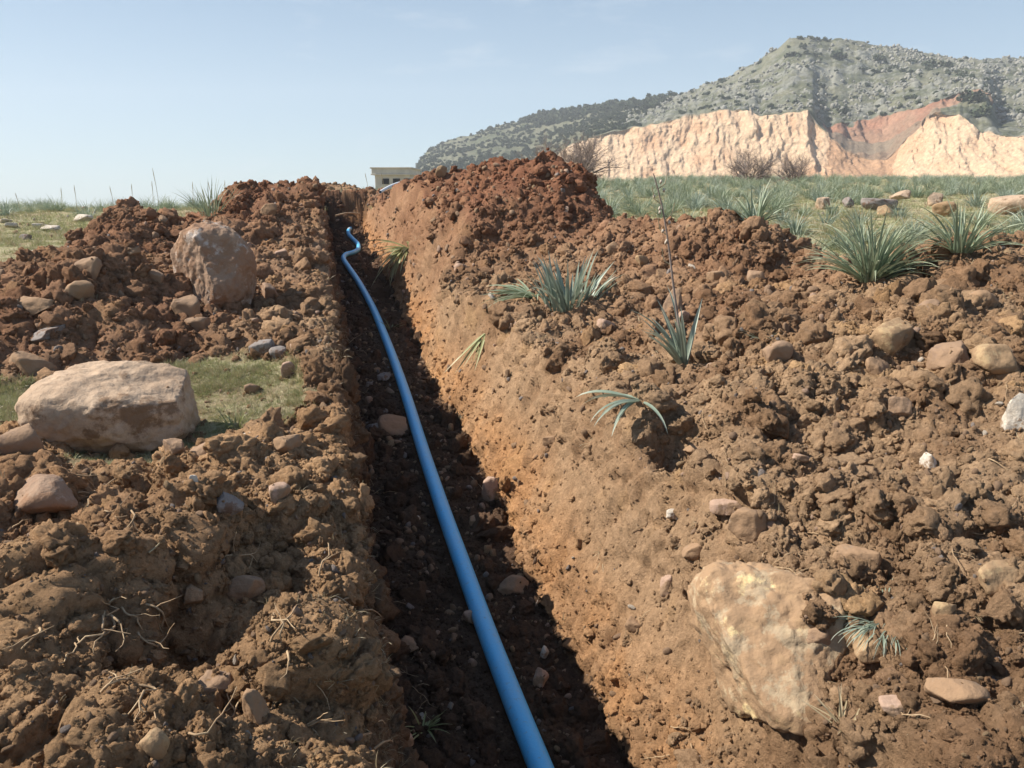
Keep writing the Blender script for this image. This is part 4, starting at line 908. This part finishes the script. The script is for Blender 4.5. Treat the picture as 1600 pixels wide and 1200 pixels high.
# relief: ribs and gullies on the faces, crags on the slope
nA = fbm(HP * np.array([.11, .03, .035]), 4, 150); nB = fbm(HP * np.array([.33, .1, .16]), 4, 155); rib = 1 - np.abs(vnoise(HP * np.array([.16, .03, .03]), 158)) * 2
f1, f2, idn = worley(HP * np.array([.16, .05, .10]) + nB[:, None] * .5, 159)
HP[:, 1] += iscl * (4.0 * nA + 2.0 * nB + .8 * rib + 1.2 * (idn - .5) * sstep(0, .2, f2 - f1) + .5 * (1 - 2 * np.abs(vnoise(HP * np.array([.42, .05, .07]), 156))) + 1.2 * fbm(HP * np.array([1.0, .3, .28]), 4, 157, .6)) + isred * (3.5 * nB + 2 * rib)
isred = isred & (vnoise(HP / 5, 190) < .75); sl = ((zn >= 1) & ~isred | ((zn == 0) & (pxf < 862))).astype(float)
f1b, f2b, idb = worley(HP / 4.2, 160); crag = (.35 + .65 * sstep(.0, .5, fbm(HP / 26, 3, 161) + .38)) * sl * (pxf > 980)
HP[:, 2] += sl * (1.4 * fbm(HP / 18, 4, 162)) + crag * (idb - .35) * 2.6 * sstep(.75, .2, f1b)
cream = np.array([.57, .405, .265]); orange = np.array([.52, .31, .18]); redc = np.array([.30, .15, .095]); sg = np.array([.085, .092, .050]); sg2 = np.array([.155, .15, .095]); rk = np.array([.27, .265, .24])
m1 = sstep(-.2, .45, fbm(HP / 22, 4, 170) + .5 * nB)[:, None]
colr = cream * (1 - m1) + orange * m1
brt = sstep(1350, 1450, pxn)[:, None] * .3; colr = colr * (1 - brt) + (cream * 1.12) * brt
colr = np.where(lowred[:, None], orange * .92 * (1 - .25 * m1), colr)
m2 = sstep(-.3, .3, fbm(HP / 9, 4, 171))[:, None]; grn = sg * (1 - m2) + sg2 * m2
rocky = (crag * sstep(.52, .80, idb) * .5 + sstep(.0, .5, fbm(HP / 1.7, 3, 172)) * .35 * (pxf > 950))[:, None]; grn = grn * (1 - rocky) + rk * rocky
colr = np.where((sl > 0)[:, None], grn, colr)
colr = np.where(iswed[:, None], np.array([.25, .165, .11]) * (1 - .4 * m2) + .4 * m2 * np.array([.20, .19, .14]), colr)
colr = np.where(isred[:, None], redc * (1 + .5 * nB[:, None]) * (1 - .35 * m2) + .35 * m2 * np.array([.33, .25, .17]), colr)
hq = np.arange(hs[0] * hs[1]).reshape(hs); hq = np.stack([hq[:-1, :-1], hq[:-1, 1:], hq[1:, 1:], hq[1:, :-1]], -1).reshape(-1, 4)
hme = mesh_np('hill', HP, hq); set_attr(hme, 'tint', np.clip(colr, .02, .9))
t = NT('hill_ground'); p_ = t.pos(); c = t.mix(1.0, t.attr('tint').outputs['Vector'], t.ramp(t.noise(p_, .9, 7, .7), (.25, .55), (.75, 1.4)), 'MULTIPLY'); t.color(c); t.bump(t.noise(p_, .5, 8, .7), 1.6, .8)
hill = link('hill', hme, t.m); tag(hill, kind='structure')
# pale outcrops and dark bushes on the slope
slr = np.where((zn == 3) & (pxf > 600))[0]
rkw = (.12 + crag[slr]) * (pxf[slr] > 960) * sstep(-.3, .3, fbm(HP[slr] / 30, 3, 180))
j = RNG.choice(slr, 4600, p=rkw / rkw.sum()); rsz = RNG.uniform(.22, .6, 4600) * np.minimum(RNG.random(4600) ** -.35, 2.4)
orock = [rock_mesh('outcrop', 2, 900 + k, (1, .9, .75), .3, 7, (.5, .9), .1) for k in range(6)]
M_OUT = rock_material('limestone', (.20, .195, .17), (.31, .30, .27), (.15, .14, .10), .5, 1.0)
for m_ in orock: m_.materials.append(M_OUT)
scatter('limestone_outcrops', HP[j] + RNG.normal(0, .8, (4600, 3)) * [1, 1, 0], RNG.integers(0, 6, 4600), rsz, RNG.uniform(0, 6.28, (4600, 3)), orock, None, 'pale limestone outcrops all over the upper slope of the hill', 'rocks')
M_BUSH = plain('bush_leaves', (.06, .075, .045), (.11, .13, .08), 6, .9, 0)
def bush_mesh(name, seed, n=420, mat=M_BUSH):
    rg = np.random.default_rng(seed); lob = rg.normal(size=(7, 3)) * [.45, .45, .22] + [0, 0, .45]; V = []; F_ = []
    for k in range(n):
        c = lob[rg.integers(7)] + (lambda v: v / np.linalg.norm(v) * rg.uniform(.3, .5))(rg.normal(size=3)); a = rg.normal(size=3) * .085; b = rg.normal(size=3) * .085
        q = len(V); V += [c - a - b, c + a - b, c + a + b, c - a + b]; F_.append((q, q + 1, q + 2, q + 3))
    me = mesh_np(name, V, F_, False); me.materials.append(mat); return me
bushes = [bush_mesh('bush', 950 + k) for k in range(6)]
bw = ((pxf[slr] < 1000) * .5 + .05) * sstep(-.5, .3, fbm(HP[slr] / 20, 3, 181))
j = RNG.choice(slr, 2300, p=bw / bw.sum())
scatter('hillside_bushes', HP[j], RNG.integers(0, 6, 2300), RNG.uniform(.55, 1.35, 2300), np.c_[np.zeros(2300), np.zeros(2300), RNG.uniform(0, 6.28, 2300)], bushes, None, 'dark scrub dotted over the hill', 'bushes')
ridge_rows = np.where((zn == 3) & (pxf > 800) & (pxf < 1062))[0]; rowi = ridge_rows // hs[1]; top_r = NA + NB + NCc + ND_
wz = np.exp(-((top_r - rowi) / 16.0) ** 2) * sstep(800, 850, pxf[ridge_rows]) * sstep(1062, 1000, pxf[ridge_rows]); j = RNG.choice(ridge_rows, 620, p=wz / wz.sum())
scatter('ridge_wood', HP[j] - [0, 0, .4], RNG.integers(0, 6, 620), RNG.uniform(1.6, 3.2, 620), np.c_[np.zeros(620), np.zeros(620), RNG.uniform(0, 6.28, 620)], bushes, None, 'dark wood along the low ridge left of the summit', 'wood')
HB = BVHTree.FromPolygons(HP.tolist(), hq.tolist())
for i, (px, py, w_, lab) in enumerate(((1525, 151, 26, 'dark round bush at the upper end of the red scar'), (1530, 178, 24, 'dark bush on the rocks below the upper end of the red scar'), (1240, 84, 14, 'dark bush just left below the summit'), (1308, 86, 18, 'dark bush right below the summit'),
    (1374, 95, 16, 'left of the pair of bushes on the right slope'), (1383, 96, 12, 'right of the pair of bushes on the right slope'), (1480, 100, 16, 'dark bush high on the right shoulder'), (1503, 115, 12, 'small bush below the right shoulder'), (1543, 87, 16, 'flat bush on the right skyline'), (1250, 58, 10, 'bush on the summit'), (1275, 58, 9, 'small bush right of the summit one'),
    (1430, 150, 14, 'low bush above the middle of the red scar'), (1320, 172, 16, 'low bush above the left end of the red scar'), (1450, 100, 16, 'wide low bush on the rocky right slope'))):
    d_ = Vector(ray(px, py + 3)).normalized(); h = HB.ray_cast(Vector((0, 0, CAM_H)), d_, 3000)
    if h[0] is None: continue
    o = link('bush', bushes[i % 6], loc=h[0] - Vector((0, 0, .5))); sc = w_ * h[3] / F_PX / 1.7; o.scale = (sc, sc, sc * .8); tag(o, lab, 'bush')

# ------------------------------------------------------------------ bare thorn trees at the foot of the quarry
def bare_tree(px, ybase, wpx, hpx, Y, seed, label, n0=9):
    q, z = Yp(px, ybase, Y); gzz = drop(q[0], q[1]).z; Wd = wpx * Y / F_PX / 2; Ht = max(z + (hpx) * Y / F_PX - gzz, 1.0)
    rg = random.Random(seed); root_ = link('thorn_tree', None, loc=(q[0], q[1], gzz)); tag(root_, label, 'tree')
    Vt, Ft = [], []
    def seg(p0, p1_, r0, r1):
        tn = (p1_ - p0).normalized(); a = tn.orthogonal().normalized(); b = tn.cross(a); k0 = len(Vt)
        for (p, r_) in ((p0, r0), (p1_, r1)):
            for k in range(3): th = k * 2.0944; Vt.append(tuple(p + (a * math.cos(th) + b * math.sin(th)) * r_))
        for k in range(3): k2 = (k + 1) % 3; Ft.append((k0 + k, k0 + k2, k0 + 3 + k2, k0 + 3 + k))
    def grow(p, v, L, r_, dep):
        nseg = 3
        for k in range(nseg):
            v = (v + Vector((rg.gauss(0, .18), rg.gauss(0, .18), rg.gauss(.03, .12)))).normalized(); q_ = p + v * L / nseg; seg(p, q_, r_, r_ * .8); p = q_; r_ *= .8
            if dep > 0:
                for b in range(2 if dep > 1 else 3):
                    w = (v + Vector((rg.gauss(0, .7), rg.gauss(0, .7), rg.gauss(.1, .45)))).normalized(); grow(p, w, L * rg.uniform(.45, .65), r_ * .62, dep - 1)
    trunks = []
    for k in range(n0):
        a = 6.283 * k / n0 + rg.gauss(0, .3); e = rg.uniform(.35, 1.1)
        grow(Vector((.1 * math.cos(a), .1 * math.sin(a), 0)), Vector((math.cos(a) * math.cos(e), math.sin(a) * math.cos(e), math.sin(e))), .62, .030, 3)
    V_ = np.array(Vt); sx = Wd / np.percentile(np.abs(V_[:, 0]), 98); sz = Ht / np.percentile(V_[:, 2], 98)
    V_ = V_ * [sx, sx, sz]; link('crown', mesh_np('crown', V_, Ft), M_TWIG, root_)
    link('trunk', tube_mesh('trunk', [Vector((0, 0, -.2)), Vector((.03, 0, Ht * .12)), Vector((0, .03, Ht * .25))], [.09, .07, .05], 8), M_TWIG, root_)
bare_tree(892, 285, 135, 62, 40, 21, 'wide bare thorn tree behind the far red heap', 18)
bare_tree(1172, 281, 84, 46, 44, 22, 'bare grey tree at the foot of the quarry, left of the smaller one', 14)
bare_tree(1240, 281, 56, 36, 46, 23, 'smaller bare bush right beside the grey tree below the quarry', 13)
# seed stalks against the sky on the left
for i, (px, py, hpx) in enumerate(((247, 305, 40), (238, 308, 24), (118, 312, 22), (95, 312, 18), (300, 305, 20), (330, 300, 16), (176, 308, 16), (30, 316, 14), (350, 305, 22), (575, 285, 14), (600, 282, 12), (205, 306, 18))):
    q, z = Yp(px, py, 20.5); Lh = hpx * 20.5 / F_PX; b = Vector((q[0], q[1], z - .25)); tip = Vector((random.uniform(-.08, .08), 0, Lh + .25))
    o = link('grass_stalk', tube_mesh('grass_stalk', [Vector(), tip * .5 + Vector((.01, 0, 0)), tip * .85, tip], [.006, .005, .009, .003], 5), M_STRAW, loc=b); tag(o, 'thin dry seed stalk standing against the sky on the left crest', 'plant', 'seed stalks along the left crest')

# ------------------------------------------------------------------ air
hb = boxm('haze', -1250, 1250, -70, 1120, -12, 150, None, None, 0)
hm = bpy.data.materials.new('haze_air'); hm.use_nodes = True; hn = hm.node_tree; hn.nodes.clear(); ho = hn.nodes.new('ShaderNodeOutputMaterial'); hv = hn.nodes.new('ShaderNodeVolumePrincipled')
hv.inputs['Density'].default_value = .00055; hv.inputs['Color'].default_value = (.90, .94, 1, 1); hv.inputs['Anisotropy'].default_value = .1; hn.links.new(hv.outputs[0], ho.inputs['Volume'])
hb.data.materials.clear(); hb.data.materials.append(hm); tag(hb, kind='stuff')
